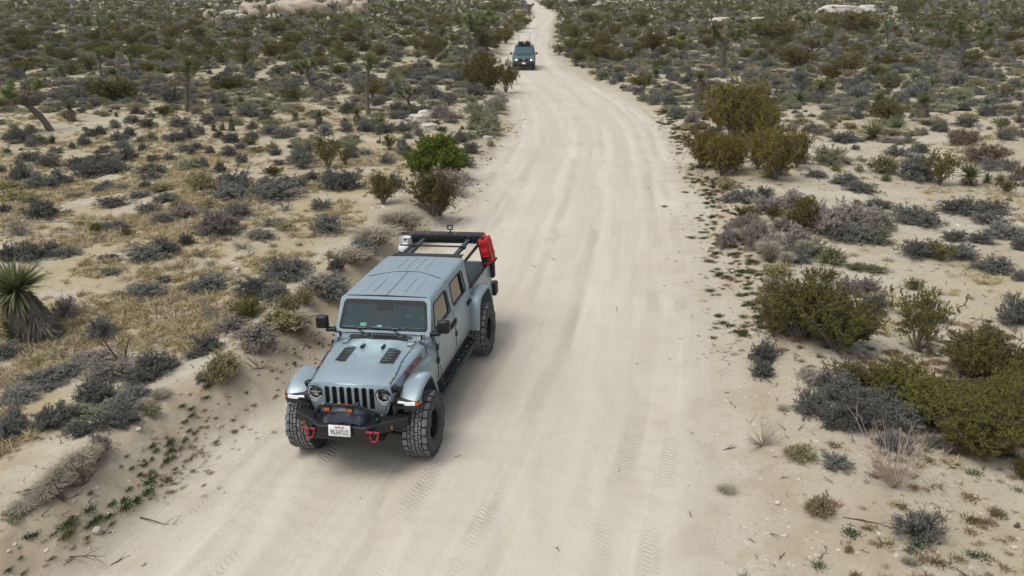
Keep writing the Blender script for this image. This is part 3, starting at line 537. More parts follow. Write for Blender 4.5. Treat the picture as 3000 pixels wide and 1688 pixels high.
ORD = ['nearest', 'second nearest', 'third nearest', 'fourth nearest', 'fifth nearest', 'sixth nearest', 'seventh nearest', 'eighth nearest', 'ninth nearest', 'tenth nearest', 'eleventh nearest', 'twelfth nearest']
THINGS = []      # (kind, u, v, object, width m)
def foot(u, v, wpx, hpx, k=.55):
    p = ground(u, v); mp_ = mpp(p); W = wpx * mp_; r = W / 2
    d = np.array([p[0], p[1]]); d = d / np.linalg.norm(d)
    q = np.array([p[0], p[1]]) + d * r * k
    z = float(height(q[0], q[1])); al = math.atan2(CAM_H - z, np.linalg.norm(q))
    H = (hpx * mp_ - 2 * k * r * math.sin(al)) / math.cos(al)
    return q, z, r, H
def put(me, q, z, sx, sy, sz, name, rot=None, tilt=0.):
    o = link(name, me); o.location = (q[0], q[1], z - .02); o.rotation_euler = (0, tilt, rng.uniform(0, 6.28) if rot is None else rot); o.scale = (sx, sy, sz); return o
OCC = []
def shrub(kind, u, v, wpx, hpx):
    q, z, r, H = foot(u, v, wpx, hpx)
    if kind in 'oOJQ':
        H = max(H, r * .85); H = min(H, r * 2.4)
        if kind == 'J': H = r * 1.22
        pr = JUNI[0] if kind == 'J' else rng.choice(GOLD) if kind == 'Q' else (CREO[2] if kind == 'O' else rng.choice(BIG) if wpx > 95 else rng.choice(CREO))
        ex_ = 1.12 if kind == 'J' else 1.3 if v < 520 else 1.5; o = put(pr[1], q, z, r * ex_, r * ex_, H * (1.1 if kind == 'J' else 1.12 if v < 520 and kind != 'Q' else 1.45), NAME.get(kind, 'juniper_bush'))
        b = link('branches', pr[0], o)
    else:
        H = max(H, r * .62); H = min(H, r * 1.7)
        r *= 1.3 if v < 520 else 1.55; H *= 1.12 if v < 520 else 1.3
        me = rng.choice(PROTO[PK[kind]]); o = put(me, q, z, r * rng.uniform(.94, 1.06), r * rng.uniform(.94, 1.06), H, NAME[kind])
    OCC.append((q[0], q[1], r)); THINGS.append((kind, u, v, o, r * 2)); return o
for (nm, ox, oy, s), d in SHR.items():
    for kind, txt in d.items():
        for item in txt.split():
            x, y, ww, hh = map(float, item.split(','))
            u, v = ox + x / s, oy + y / s
            shrub(kind, u, v, ww / s, hh / s)
jun = shrub('J', 1000 + 715 / 2.574, 1340 / 2.574, 440 / 2.574, 340 / 2.574)
THINGS.pop(); tag(jun, 'dense rounded bright dark green juniper bush beside the road', 'bush')
for o in list(bpy.data.objects):
    pass
def plant(nm, parts, q, z, sc3, rz, tilt=(0, 0)):
    o = empty(nm); o.location = (q[0], q[1], z); o.scale = sc3; o.rotation_euler = (tilt[0], tilt[1], rz)
    for n_, me in parts: link(n_, me, o)
    return o
M_TALL = yucca_meshes(56, 1, 1.75, 1.6, L=.62, nb=170)
for (nm, ox, oy, s), txt in YUCS.items():
    for it in txt.split():
        x, y, ww, hh, k = map(float, it.split(',')); k = int(k); u, v = ox + x / s, oy + y / s
        q, z, r, H = foot(u, v, ww / s, hh / s, .3)
        if k == 5: o = plant('yucca', M_TALL, q, z, [H / 2.3] * 3, rng.uniform(0, 6.28))
        else:
            e = {0: .62, 1: .62, 2: .85, 3: .85, 4: .58}[k]; f_ = r / e * 1.45; o = plant('yucca', YUC[k], q, z, (f_, f_, f_), rng.uniform(0, 6.28))
        OCC.append((q[0], q[1], r)); THINGS.append(('Y', u, v, o, r * 2))
for (nm, ox, oy, s), txt in JOSH.items():
    for it in txt.split():
        a = it.split(','); x, y, ww, hh = map(float, a[:4]); u, v = ox + x / s, oy + y / s
        q, z, r, H = foot(u, v, ww / s * .2, hh / s, .3); H = max(H, .5)
        S_ = H / 3.7 * 1.12; pr = rng.choice(JOS[a[4]])
        o = plant('joshua_tree', pr, q, z, (S_ * 1.1, S_ * 1.1, S_), rng.uniform(-.8, .8), (0, float(a[5])))
        if a[4] == 'pole': o.scale = (S_ * .95, S_ * .95, S_ * 1.06)
        if a[4] == 'big': f_ = (ww / s * mpp(ground(u, v)) / 2) / 1.15; o.scale = (f_ * .9, f_ * .9, S_)
        OCC.append((q[0], q[1], .3)); THINGS.append(('j', u, v, o, 2.2 * S_))
# the large leaning yucca near the left edge, bent trunk under a full skirt of dead blades
def hero_yucca():
    p = ground(395, 1258 - 260 + 0); p = ground(int(340 / 2.574) + 10, 563 + 1110 / 2.574)
    mp_ = mpp(p); H = (1110 - 690) / 2.574 * mp_ * .86; dx = -(340 - 130) / 2.574 * mp_
    r = np.random.RandomState(99); t = Geo(); g = Geo(); d = Geo()
    z = float(height(p[0], p[1])); top = np.array([dx * .98, .15, H]); K = 8; tt = np.linspace(0, 1, K)[:, None]
    P = top * tt ** np.array([1.5, 1.2, 1.0]); P[0, 2] = -.1; t.tubes(P[None], np.linspace(.16, .12, K)[None], 9, 0)
    Lb = .64; ax = np.array([-.55, -.25, .75])
    rosette(g, top, ax, Lb, 300, r, .022, 0, -.45, .12); rosette(g, top, ax + [0, 0, .3], Lb * .75, 120, r, .02, 1, .35, 0)
    n = 2600; f = r.uniform(.08, 1, n) ** .7; O = along(P[None], f[None])[0]; an = r.uniform(0, 6.283, n); rad = np.stack([np.cos(an), np.sin(an), np.zeros(n)], -1)
    O = O + rad * .13; l = r.uniform(.25, .60, (n, 1)); e = O + rad * l * r.uniform(.05, .45, (n, 1)) - np.array([0, 0, 1]) * l * r.uniform(.75, 1, (n, 1)) + r.normal(0, .03, (n, 3)); e[:, 2] = np.maximum(e[:, 2], r.uniform(.01, .12, n))
    d.ribbons(np.stack([O, O * .55 + e * .45 + rad * .08, e], 1), np.array([.011, .009, .002])[None].repeat(n, 0), nrm(np.cross(rad, r.normal(0, .6, (n, 3)) + [0, 0, 1])), 0); d.qm[-1][:] = np.repeat(r.rand(n) < .42, 2)
    o = plant('yucca', [('trunk', t.mesh('bent_trunk', [M_JOS[0]], True)), ('blades', g.mesh('green_blades', [M_YUC[0], M_YUC[2]])), ('dead_blades', d.mesh('dead_skirt', [M_YUC[1], M_YDK]))], p[:2], z, (1, 1, 1), 0)
    tag(o, 'large leaning yucca with thick skirt of dead blades at the left edge', 'yucca'); OCC.append((p[0], p[1], .6)); return o
hero_yucca()
# ------------------------------------------------------------------ labels that single out: rank round the nearest landmark
def side(du, dv):
    if abs(du) > abs(dv) * 1.6: return 'right of' if du > 0 else 'left of'
    return 'in front of' if dv > 0 else 'behind'
LMK = {k: ground(*v)[:2] for k, v in LM.items()}
def label_all(items, noun, cat, word, group):
    used = {}; rows = []; wd_ = sorted(i[3] for i in items); n3 = len(wd_)
    for (u, v, o, wd) in items:
        P = np.array(o.location[:2]); ds = sorted((float(np.linalg.norm((P - LMK[k]) * [1, .75])), k) for k in LMK)
        sz = 'small' if wd < wd_[n3 // 3] else 'broad' if wd > wd_[(2 * n3) // 3] else 'medium'
        rows.append((ds[0][0], ds[0][1], side(u - LM[ds[0][1]][0], v - LM[ds[0][1]][1]), sz, o))
    rows.sort(key=lambda a: a[0])
    for d, k, sd_, sz, o in rows:
        n = used.get((k, sd_, sz), 0); used[(k, sd_, sz)] = n + 1
        if n < len(ORD): lb = f'{sz} {word} {noun}, {ORD[n]} {sd_} {k}'
        else: lb = f'{sz} {word} {noun} in the crowded growth well {sd_} {k}'
        tag(o, lb, cat, group)
# ------------------------------------------------------------------ more growth, scattered where the photograph is densely covered
occ = np.array(OCC)
def sees(x, y, z):
    X = np.stack([x, y, z - CAM_H], -1); zc = X[..., 1] * cp - X[..., 2] * sp; yc = -X[..., 1] * sp - X[..., 2] * cp
    return 1500 + FPX * X[..., 0] / zc, 844 + FPX * yc / zc, zc
def scatter(n, y0, y1, seed, pow_=1.):
    r = np.random.RandomState(seed); y = (y0 ** 1.6 + (y1 ** 1.6 - y0 ** 1.6) * r.rand(n)) ** (1 / 1.6); x = r.uniform(-1, 1, n) * (y * .70 + 4)
    dl, dr = edges(x, y); e = np.maximum(dl, dr); return x, y, e, r
EXTRA = {k: [] for k in ('g', 'o', 'S', 'a', 'y', 'r', 'l', 'j', 'Y')}
def free(x, y, rad, grid, cell=1.2, lim=.66):
    k = (int(x // cell), int(y // cell))
    for a in (-1, 0, 1):
        for b in (-1, 0, 1):
            for (qx, qy, qr) in grid.get((k[0] + a, k[1] + b), ()):
                if (qx - x) ** 2 + (qy - y) ** 2 < ((qr + rad) * lim) ** 2: return False
    grid.setdefault(k, []).append((x, y, rad)); return True
grid = {}
for a in OCC: grid.setdefault((int(a[0] // 1.2), int(a[1] // 1.2)), []).append(a)
x, y, e, r = scatter(50000, 24, 330, 3)
zz = height(x, y); U_, V_, _ = sees(x, y, zz)
dens = .5 + 1.1 * fbm(x * .09, y * .09, 3)
for i in range(len(x)):
    if e[i] < .9 + .3 * r.rand(): continue
    left = x[i] < np.interp(y[i], LY, LX)
    handy = V_[i] > 150
    p = dens[i] * ((.24 if left else .42) if V_[i] > 480 else .6 if V_[i] > 330 else .78 if V_[i] > 200 else .9)
    if r.rand() > p: continue
    t = r.rand(); far = y[i] > 60
    if t < .50: k = 'g'
    elif t < .66: k = 'S'
    elif t < .78: k = 'a'
    elif t < .92: k = 'o' if (far or r.rand() < .12) else 'g'
    elif t < .945: k = 'y'
    elif t < .955: k = 'l'
    elif t < .975: k = 'Y' if far else 'g'
    else: k = 'j' if y[i] > 95 and r.rand() < .75 else 'g'
    if y[i] > 110 and k == 'g' and r.rand() < .45: k = 'S'
    rad = {'o': r.uniform(.55, 1.15), 'j': r.uniform(.6, 1.), 'Y': r.uniform(.4, .7)}.get(k, r.uniform(.13, .42) if y[i] < 45 else r.uniform(.3, .75))
    if free(x[i], y[i], rad, grid): EXTRA[k].append((x[i], y[i], zz[i], rad, U_[i], V_[i]))
CAP = dict(g=300, o=270, S=120, a=110, y=60, r=30, l=30, j=170, Y=110)
def kindof(k): return {'O': 'o'}.get(k, k)
counts = {}
for t in THINGS: counts[kindof(t[0])] = counts.get(kindof(t[0]), 0) + 1
STUFF = []
for k, L_ in EXTRA.items():
    L_.sort(key=lambda a: a[1] / a[3]); n = max(0, CAP[k] - counts.get(k, 0))
    inview = 0
    for a in L_:
        vis = -60 < a[4] < 3060 and -5 < a[5] < 1700
        if vis and inview < n:
            inview += 1; x_, y_, z_, rad = a[:4]
            if k == 'o':
                pr = rng.choice(CREO); o = put(pr[1], (x_, y_), z_, rad, rad, rad * rng.uniform(1., 1.35), 'creosote_bush'); link('branches', pr[0], o)
            elif k == 'j':
                S_ = rad * rng.uniform(.75, 1.15); o = plant('joshua_tree', rng.choice(JOS[rng.choice(['branch', 'branch', 'pole'])]), (x_, y_), z_, (S_, S_, S_), rng.uniform(0, 6.28), (0, rng.uniform(-.1, .1)))
            elif k == 'Y': o = plant('yucca', rng.choice(YUC[:4]), (x_, y_), z_, (rad * 1.5,) * 3, rng.uniform(0, 6.28))
            else: o = put(rng.choice(PROTO[PK[k]]), (x_, y_), z_, rad, rad, rad * rng.uniform(.75, 1.15), NAME[k])
            THINGS.append((k, a[4], a[5], o, rad * 2))
        elif k not in 'jY': STUFF.append((k, *a[:4]))
for k, noun, cat in [('Q', 'creosote bush', 'bush')] + [(k, 'shrub', 'shrub') for k in 'gasrylSWp'] + [('o', 'creosote bush', 'bush'), ('Y', 'yucca', 'yucca'), ('j', 'joshua tree', 'joshua tree')]:
    its = [t[1:] for t in THINGS if kindof(t[0]) == k]
    word = {'Y': 'spiky green', 'j': 'shaggy'}.get(k, WORD.get(k, ''))
    grp = {'Y': 'yuccas on the desert flat', 'j': 'joshua trees on the desert flat'}.get(k, GRP.get(k))
    label_all(its, noun, cat, word, grp)

def stuff(name, P, scl, rz, idx, protos, tilt=None):
    """one object of uncountable growth: points that carry an instanced clump each"""
    P = np.asarray(P, float); me = bpy.data.meshes.new(name); me.vertices.add(len(P)); me.vertices.foreach_set('co', P.astype(np.float32).ravel())
    a = me.attributes.new('scl', 'FLOAT_VECTOR', 'POINT'); a.data.foreach_set('vector', np.asarray(scl, np.float32).ravel())
    rot = np.zeros((len(P), 3), np.float32); rot[:, 2] = rz
    if tilt is not None: rot[:, :2] = tilt
    a = me.attributes.new('rot', 'FLOAT_VECTOR', 'POINT'); a.data.foreach_set('vector', rot.ravel())
    a = me.attributes.new('pick', 'INT', 'POINT'); a.data.foreach_set('value', np.asarray(idx, np.int32))
    o = link(name, me); ng = bpy.data.node_groups.new(name, 'GeometryNodeTree')
    ng.interface.new_socket('Geometry', in_out='INPUT', socket_type='NodeSocketGeometry'); ng.interface.new_socket('Geometry', in_out='OUTPUT', socket_type='NodeSocketGeometry')
    N = ng.nodes.new; L = ng.links.new; gi = N('NodeGroupInput'); go = N('NodeGroupOutput'); jn = N('GeometryNodeJoinGeometry')
    def attr(n, t): q = N('GeometryNodeInputNamedAttribute'); q.data_type = t; q.inputs[0].default_value = n; return q.outputs[0]
    sA, rA, kA = attr('scl', 'FLOAT_VECTOR'), attr('rot', 'FLOAT_VECTOR'), attr('pick', 'INT')
    for k, me_ in enumerate(protos):
        src = bpy.data.objects.new(me_.name + '_source', me_); hold = src
        oi = N('GeometryNodeObjectInfo'); oi.inputs['Object'].default_value = src; oi.inputs['As Instance'].default_value = True
        cm = N('FunctionNodeCompare'); cm.data_type = 'INT'; cm.operation = 'EQUAL'; L(kA, cm.inputs[2]); cm.inputs[3].default_value = k
        ip = N('GeometryNodeInstanceOnPoints'); L(gi.outputs[0], ip.inputs['Points']); L(cm.outputs[0], ip.inputs['Selection']); L(oi.outputs['Geometry'], ip.inputs['Instance'])
        L(rA, ip.inputs['Rotation']); L(sA, ip.inputs['Scale']); L(ip.outputs[0], jn.inputs[0])
    L(jn.outputs[0], go.inputs[0]); md = o.modifiers.new('scatter', 'NODES'); md.node_group = ng
    tag(o, kind='stuff'); return o
def twigs(name, seed, n, spread_, L, m, rad=.02, flat=.2):
    r = np.random.RandomState(seed); g = Geo(); K = 6; t = np.linspace(0, 1, K)[:, None]
    P = []; W_ = []
    for i in range(n):
        a = r.uniform(-spread_, spread_); l = L * r.uniform(.6, 1); d = np.array([math.sin(a), r.normal(0, .3), math.cos(a) * (1 if flat > .5 else .2)])
        p = t * d * l + np.cumsum(r.normal(0, l * .02, (K, 3)), 0); p[0] *= .2; p[:, 2] = np.maximum(p[:, 2], .01); P.append(p); W_.append(np.linspace(rad, rad * .25, K))
        for j in range(3):
            s = r.randint(1, K - 1); d2 = nrm((d + r.normal(0, .45, 3))[None])[0]; q = p[s] + np.linspace(0, 1, K)[:, None] * d2 * l * .45 + np.cumsum(r.normal(0, l * .012, (K, 3)), 0); q[:, 2] = np.maximum(q[:, 2], .01); P.append(q); W_.append(np.linspace(rad * .45, rad * .12, K))
    g.tubes(np.array(P), np.array(W_), 5, 0); return g.mesh(name, [m], True)
if STUFF:
    for k, nm, pr in (('g', 'distant_grey_brush', PROTO['grey']), ('S', 'distant_sage_brush', PROTO['sage']), ('a', 'distant_pale_brush', PROTO['ash']), ('o', 'distant_creosote_brush', [c[1] for c in CREO]), ('y', 'distant_yellow_brush', PROTO['yellow']), ('l', 'distant_lime_brush', PROTO['lime'])):
        A = [s[1:] for s in STUFF if s[0] == k]
        if not A: continue
        A = np.array(A); n = len(A); rr = A[:, 3]; S3 = np.stack([rr, rr, rr * nrs.uniform(.7, 1.15, n) * (1.2 if k == 'o' else 1)], -1)
        P = A[:, :3].copy(); P[:, 2] -= .02
        o = stuff(nm, P, S3, nrs.uniform(0, 6.28, n), nrs.randint(0, len(pr), n), pr)
        tag(o, {'g': 'dense grey brush covering the far flat', 'S': 'dense grey green brush covering the far flat', 'a': 'pale ash brush covering the far flat', 'o': 'olive creosote brush covering the far flat', 'y': 'yellow brush speckling the far flat', 'l': 'lime brush speckling the far flat'}[k], 'brush')
# dry golden grass over the left flat and the verges
def cover(n, seed, fx, name, protos, size, label, cat, tiltd=0.):
    r = np.random.RandomState(seed); y = 6 + 64 * r.rand(n) ** 1.5; x = r.uniform(-1, 1, n) * (y * .68 + 3)
    dl, dr = edges(x, y); keep = fx(x, y, dl, dr, r); x, y = x[keep], y[keep]; z = height(x, y)
    s = r.uniform(*size, len(x)); s3 = np.stack([s * 1.3, s * 1.3, s], -1)
    o = stuff(name, np.stack([x, y, z - .01], -1), s3, r.uniform(0, 6.28, len(x)), r.randint(0, len(protos), len(x)), protos); tag(o, label, cat)
def f_grass(x, y, dl, dr, r):
    p = np.clip((fbm(x * .35, y * .35, 4) + .08) * 5, 0, 1) * sst(1.3, 2.2, dl) * sst(60, 26, y)
    p2 = np.clip((fbm(x * .4 + 7, y * .4, 4) - .0) * 4, 0, .6) * sst(2, 5, dr)
    return r.rand(len(x)) < np.maximum(np.where(dl > 0, p, 0), np.where(dr > 0, p2 * np.where(y < 13, .9, .5), 0))
cover(120000, 21, f_grass, 'dry_grass', GRASS, (.05, .18), 'short dry golden grass over the sandy flat', 'grass')
def f_weedR(x, y, dl, dr, r):
    band = np.exp(-((dr - .9 - .02 * y) / .55) ** 2) * sst(12, 15, y) * (y < 46) * .8
    blk = sst(2.5, 4.2, dr) * sst(14.5, 12, y) * (y > 6) * np.clip((fbm(x * .7, y * .7, 3) + .08) * 4, 0, 1) * .55
    return (dr > .1) & (r.rand(len(x)) < np.maximum(band * np.clip(.5 + 2.2 * fbm(x * .6, y * .3, 3), 0, 1), blk) * .8)
cover(26000, 22, f_weedR, 'verge_weeds', WEED['green'] + WEED['olive'] + WEED['brown'] + WEED['brown'], (.045, .13), 'tiny green and brown weeds speckling the right verge', 'weeds')
def f_weedL(x, y, dl, dr, r):
    return (dl > -.25) & (dl < 1.3) & (y > 9) & (y < 40) & (r.rand(len(x)) < .45 * np.exp(-((dl - .25) / .38) ** 2) * np.clip(.4 + 2 * fbm(x * .8, y * .8, 2), 0, 1))
cover(26000, 23, f_weedL, 'bank_weeds', WEED['brown'] + WEED['brown'] + WEED['olive'], (.02, .06), 'tiny brown weeds along the foot of the left bank', 'weeds')
def f_peb(x, y, dl, dr, r):
    e = np.maximum(dl, dr); return (r.rand(len(x)) < np.where(e > .3, .25, np.where(e > -1, .12, .015))) & (y < 45)
cover(46000, 24, f_peb, 'pebbles', PEB, (.008, .03), 'small white pebbles strewn over the sand', 'pebbles')
cover(5000, 25, lambda x, y, dl, dr, r: (np.maximum(dl, dr) > .5) & (fbm(x * .5, y * .5, 2) > .12) & (y > 14) & (r.rand(len(x)) < .9), 'rock_chips', PEB, (.03, .09), 'pale rock chips scattered over bare patches', 'rubble')
def far_grass():
    r = np.random.RandomState(77); n = 34000; y = 26 + 250 * r.rand(n) ** 1.15; x = r.uniform(-1, 1, n) * (y * .68 + 3); dl, dr = edges(x, y)
    k = (np.maximum(dl, dr) > 1.) & (r.rand(n) < (.5 + 2 * fbm(x * .1, y * .1, 3)) * sst(24, 75, y)); x, y = x[k], y[k]; s = r.uniform(.18, .5, len(x)); pr = PROTO['straw'] + PROTO['yellow'] + PROTO['sage'] + PROTO['sage']
    tag(stuff('distant_grass', np.stack([x, y, height(x, y) - .02], -1), np.stack([s * 1.4, s * 1.4, s * .7], -1), r.uniform(0, 6.28, len(x)), r.randint(0, len(pr), len(x)), pr), 'low straw and sage tufts covering the far flat', 'grass')
far_grass()
def strip(name, side_, n, dm, ds, y0, y1, seed, protos, size, label, cat, clump=1.5):
    r = np.random.RandomState(seed); y = y0 + (y1 - y0) * r.rand(n) ** 1.3; d = dm + ds * r.normal(size=n)
    sl = np.interp(y, RY if side_ > 0 else LY, np.gradient(RX, RY) if side_ > 0 else np.gradient(LX, LY)); x = (np.interp(y, RY, RX) if side_ > 0 else np.interp(y, LY, LX)) + side_ * d * np.sqrt(1 + sl ** 2)
    k = r.rand(n) < np.clip(.5 + clump * fbm(x * 1.1, y * .7, 3) * 2, 0, 1); x, y = x[k], y[k]; s = r.uniform(*size, len(x)); s = s * (1 + .015 * y)
    tag(stuff(name, np.stack([x, y, height(x, y) - .01], -1), np.stack([s * 1.3, s * 1.3, s], -1), r.uniform(0, 6.28, len(x)), r.randint(0, len(protos), len(x)), protos), label, cat)
strip('verge_tufts', 1, 1300, .95, .45, 14, 46, 91, WEED['green'] * 2 + WEED['olive'] * 2 + WEED['brown'], (.03, .09), 'dark green and brown tufts in a band up the right bank', 'weeds')
strip('shoulder_chips', 1, 5200, 1.0, .9, 6, 24, 97, PEB, (.005, .02), 'small pale stones littering the right shoulder', 'stones', 1.)
strip('verge_litter', 1, 2600, .35, .35, 13, 46, 92, WEED['brown'], (.012, .035), 'rusty brown litter along the foot of the right bank', 'litter')
strip('bank_litter', -1, 1500, .2, .35, 9, 45, 93, WEED['brown'] * 2 + WEED['olive'], (.015, .04), 'rusty brown litter along the foot of the left bank', 'litter')
def corner():
    r = np.random.RandomState(94); n = 5200; y = r.uniform(6, 16, n); x = r.uniform(3.2, 9, n); dl, dr = edges(x, y); q = sst(.8, 3.6, dr) * np.clip(.45 + 2.6 * fbm(x * .8, y * .8, 4), .02, 1) * sst(17, 12, y)
    k = r.rand(n) < q; x, y = x[k], y[k]; s = r.uniform(.03, .09, len(x)); pr = WEED['brown'] * 3 + WEED['green'] + WEED['olive'] + GRASS
    tag(stuff('corner_weeds', np.stack([x, y, height(x, y) - .01], -1), np.stack([s * 1.4, s * 1.4, s], -1), r.uniform(0, 6.28, len(x)), r.randint(0, len(pr), len(x)), pr), 'brown weeds and dry litter covering the near right corner', 'weeds')
corner()
SK = [twigs('twig_litter', 300 + i, 1, .1, 1., M_BARKD if i else M_WOOD, .05, 1.) for i in range(3)]
def twig_litter():
    r = np.random.RandomState(55); n = 9000; y = 5.5 + 30 * r.rand(n) ** 1.4; x = r.uniform(-1, 1, n) * (y * .68 + 3); dl, dr = edges(x, y); k = r.rand(n) < np.where(np.maximum(dl, dr) > .2, .6, .03); x, y = x[k], y[k]; s = r.uniform(.04, .16, len(x))
    tl = np.stack([np.full(len(x), math.pi / 2 - .05), r.uniform(-.1, .1, len(x))], -1)
    tag(stuff('twig_litter', np.stack([x, y, height(x, y) + .004], -1), np.stack([s, s, s], -1), r.uniform(0, 6.28, len(x)), r.randint(0, 3, len(x)), SK, tl), 'small dead twigs scattered over the sand', 'twigs')
twig_litter()
# green weed tufts one by one on the left bank
GT = "1270,450,90 1135,475,70 1165,510,60 1380,430,60 1270,515,80 1240,590,90 1075,615,70 980,640,60 1040,690,60 1120,680,80 1100,750,110 955,800,70 1095,830,110 1010,890,100 915,890,80 925,950,110 825,920,80 820,1005,90 720,1050,110 660,1080,80 655,960,110 500,1090,150 530,1005,50 385,1140,60 225,1160,110 125,1235,45 140,1315,50 50,1410,65 1545,115,60 1360,170,60 1430,190,60 1380,290,60 1435,245,60 1415,355,60 1550,25,80 660,830,60 720,840,30 1185,445,40 1130,560,45 325,1185,50 10,1100,60"
OT = "490,1170,120 640,1160,60 830,1060,60 165,1430,60 1300,650,60 1290,560,60 1240,740,90 380,1320,60"
BT = "1440,545,60 1560,515,50 1380,590,60 1350,485,60 1640,400,40 1590,450,50 540,1240,50 500,1340,60 640,1200,60 1460,420,50 1520,470,40 1500,330,50 1530,200,40 1350,330,40 340,1365,50 480,1230,40 1640,330,40 1420,480,60 1480,510,50"
wn = 0
for txt, k in ((GT, 'green'), (OT, 'olive'), (BT, 'brown')):
    L_ = [tuple(map(float, t.split(','))) for t in txt.split()]
    L_.sort(key=lambda a: (a[0] - 725) ** 2 + (a[1] - 1107) ** 2)
    for i, (x_, y_, ww) in enumerate(L_):
        q, z, r_, H = foot(x_ / 2.576, 1126 + y_ / 2.576, ww / 2.576, ww / 2.576 * .6)
        r_ = min(r_, .35); o = put(rng.choice(WEED[k]), q, z, r_ * 1.5, r_ * 1.5, r_ * 1.1, 'weed_tuft')
        far = 'below' if y_ > 1107 else 'above'
        sel = [b for b in L_[:i] if (b[1] > 1107) == (y_ > 1107)]; n = len(sel)
        tag(o, (f'low {k} weed tuft, {ORD[n]} {far} the white rock on the left bank' if n < 12 else f'low {k} weed tuft strung along the left bank well {far} the white rock'), 'weed', f'{k} weed tufts on the left bank')
# ------------------------------------------------------------------ boulders, slabs, stones, dead wood
def boulder(u, v, wpx, hpx, me, lb, name='boulder', sink=.25, rot=None, ry=1., grp=None):
    q, z, r_, H = foot(u, v, wpx, hpx, .2); p = ground(u, v); al = mpp(p)
    Hh = hpx * al; o = link(name, me); o.location = (q[0], q[1] + r_ * ry * .4, z + Hh * (.5 - sink * .5)); o.scale = (r_, r_ * ry, Hh * .92); o.rotation_euler = (0, 0, rng.uniform(-.4, .4) if rot is None else rot)
    return tag(o, lb, 'boulder' if name == 'boulder' else name.split('_')[0], grp)
bx = lambda x, y: (500 + x / 3.68, y / 3.68)
for i, (x_, y_, ww, hh, me, lb) in enumerate([
    (1430,175,420,150,0,'largest broad tan boulder at the middle of the pile'), (1420,60,260,70,1,'rounded tan boulder topping the middle of the pile'), (890,180,240,130,2,'long tan boulder at the left shoulder of the pile'),
    (1090,165,200,95,3,'low tan boulder between the long one and the largest'), (1200,170,100,135,0,'upright tan boulder wedged against the largest one'), (1580,120,170,120,1,'domed tan boulder leaning on the right of the largest'),
    (1700,170,110,130,3,'small upright tan boulder right of the largest'), (1710,90,130,110,2,'tan boulder behind the small upright one'), (1840,125,140,115,0,'smooth egg shaped boulder right of the gap in the pile'),
    (1960,110,230,120,1,'reddish brown boulder capping the right end of the pile'), (2040,150,150,120,2,'streaked brown boulder at the far right end of the pile'), (1950,140,120,60,3,'squat tan boulder at the foot of the right end'),
    (430,230,130,100,1,'pale grey boulder furthest left in the outlying pair'), (535,225,110,85,2,'pale grey boulder second in the outlying pair'), (485,240,80,45,3,'low tan stone in front of the outlying pair'),
    (910,215,110,100,0,'reddish upright boulder in front of the long tan one'), (1960,70,160,70,3,'brown boulder behind the right end of the pile')]):
    boulder(*bx(x_, y_), ww / 3.68 * 1.1, hh / 3.68, STONE[me], lb, ry=.8)
for x_, y_, ww, hh, lb in ((760,210,140,55,'white flat boulder left of the reddish upright one'), (650,160,200,45,'pale flat slab behind the outlying pair'), (1025,215,110,35,'white block under the low tan boulder'), (1110,200,120,50,'grey flat boulder beside the white block'), (1535,180,110,35,'small white boulder in front of the largest one'), (1830,165,90,40,'white rock at the foot of the egg shaped boulder'), (2190,180,160,25,'pale flat rock beyond the right end of the pile'), (1710,215,60,30,'small pale rock among bushes right of the pile')):
    boulder(*bx(x_, y_), ww / 3.68, hh / 3.68, PSTONE[int(x_) % 3], lb, ry=.9)
cx = lambda x, y: (2000 + x / 2.574, y / 2.574)
for x_, y_, ww, hh, lb in ((1200,105,330,60,'broad white rock slab on the far right flat, left half'), (1470,90,330,45,'broad white rock slab on the far right flat, right half'), (330,165,230,28,'long low white slab left of the broad ones'), (600,160,170,28,'short low white slab beside the long low one'), (90,110,60,12,'small white rock at the far right flat edge')):
    boulder(*cx(x_, y_), ww / 2.574, hh / 2.574, PSTONE[int(x_) % 3], lb, 'rock_slab', ry=.5, rot=0)
b4 = lambda x, y: (1000 + x / 2.574, y / 2.574)
for x_, y_, ww, hh, lb in ((580,920,180,50,'smooth pale rock hump left of the road, nearer half'), (650,890,170,50,'smooth pale rock hump left of the road, farther half'), (640,975,200,35,'flat pale rock in front of the smooth humps'), (1100,1055,70,28,'pale rock on the bank beside the road'), (1760,30,110,40,'tan boulder right of the far road bend'), (1920,45,150,25,'flat pale rock behind the far right bushes'), (470,15,180,20,'pale rock ledge at the far left horizon edge'), (1180,25,200,20,'long pale rock ledge left of the far bend')):
    boulder(*b4(x_, y_), ww / 2.574, hh / 2.574, PSTONE[int(x_) % 3], lb, ry=.8)
g7 = lambda x, y: (x / 2.576, 1126 + y / 2.576); g8 = lambda x, y: (2000 + x / 2.576, 1126 + y / 2.576)
for f_, x_, y_, ww, hh, lb in ((g7,725,1132,60,45,'white angular rock on the left bank foot'), (g7,1077,1370,34,25,'small round tan stone alone on the near road'), (g7,310,888,55,30,'buff stone half buried on the left bank crest'), (g7,1045,355,42,25,'white stone on the left bank crest under grey shrub'), (g7,65,1270,30,20,'pale stone at the lower left corner of the bank'), (g7,1690,825,18,12,'tiny white stone on the road below the pickup truck'), (g8,445,1448,65,55,'pale stone at the bottom edge of the right verge'), (g8,2090,750,32,18,'white stone beneath the creosote thicket'), (g8,770,1155,42,16,'flat white stone on the right verge'), (g8,715,910,36,26,'white pebble cluster stone on the right verge'), (g8,2505,1245,40,20,'white stone near the lower right corner'), (g8,2528,1085,40,32,'dark round stone near the lower right corner')):
    o = boulder(*f_(x_, y_), ww / 2.576, hh / 2.576, WST[int(x_) % 2], lb, 'stone', sink=.35)
    if 'dark' in lb: o.data = o.data.copy(); o.data.materials.clear(); o.data.materials.append(M_BARKD)
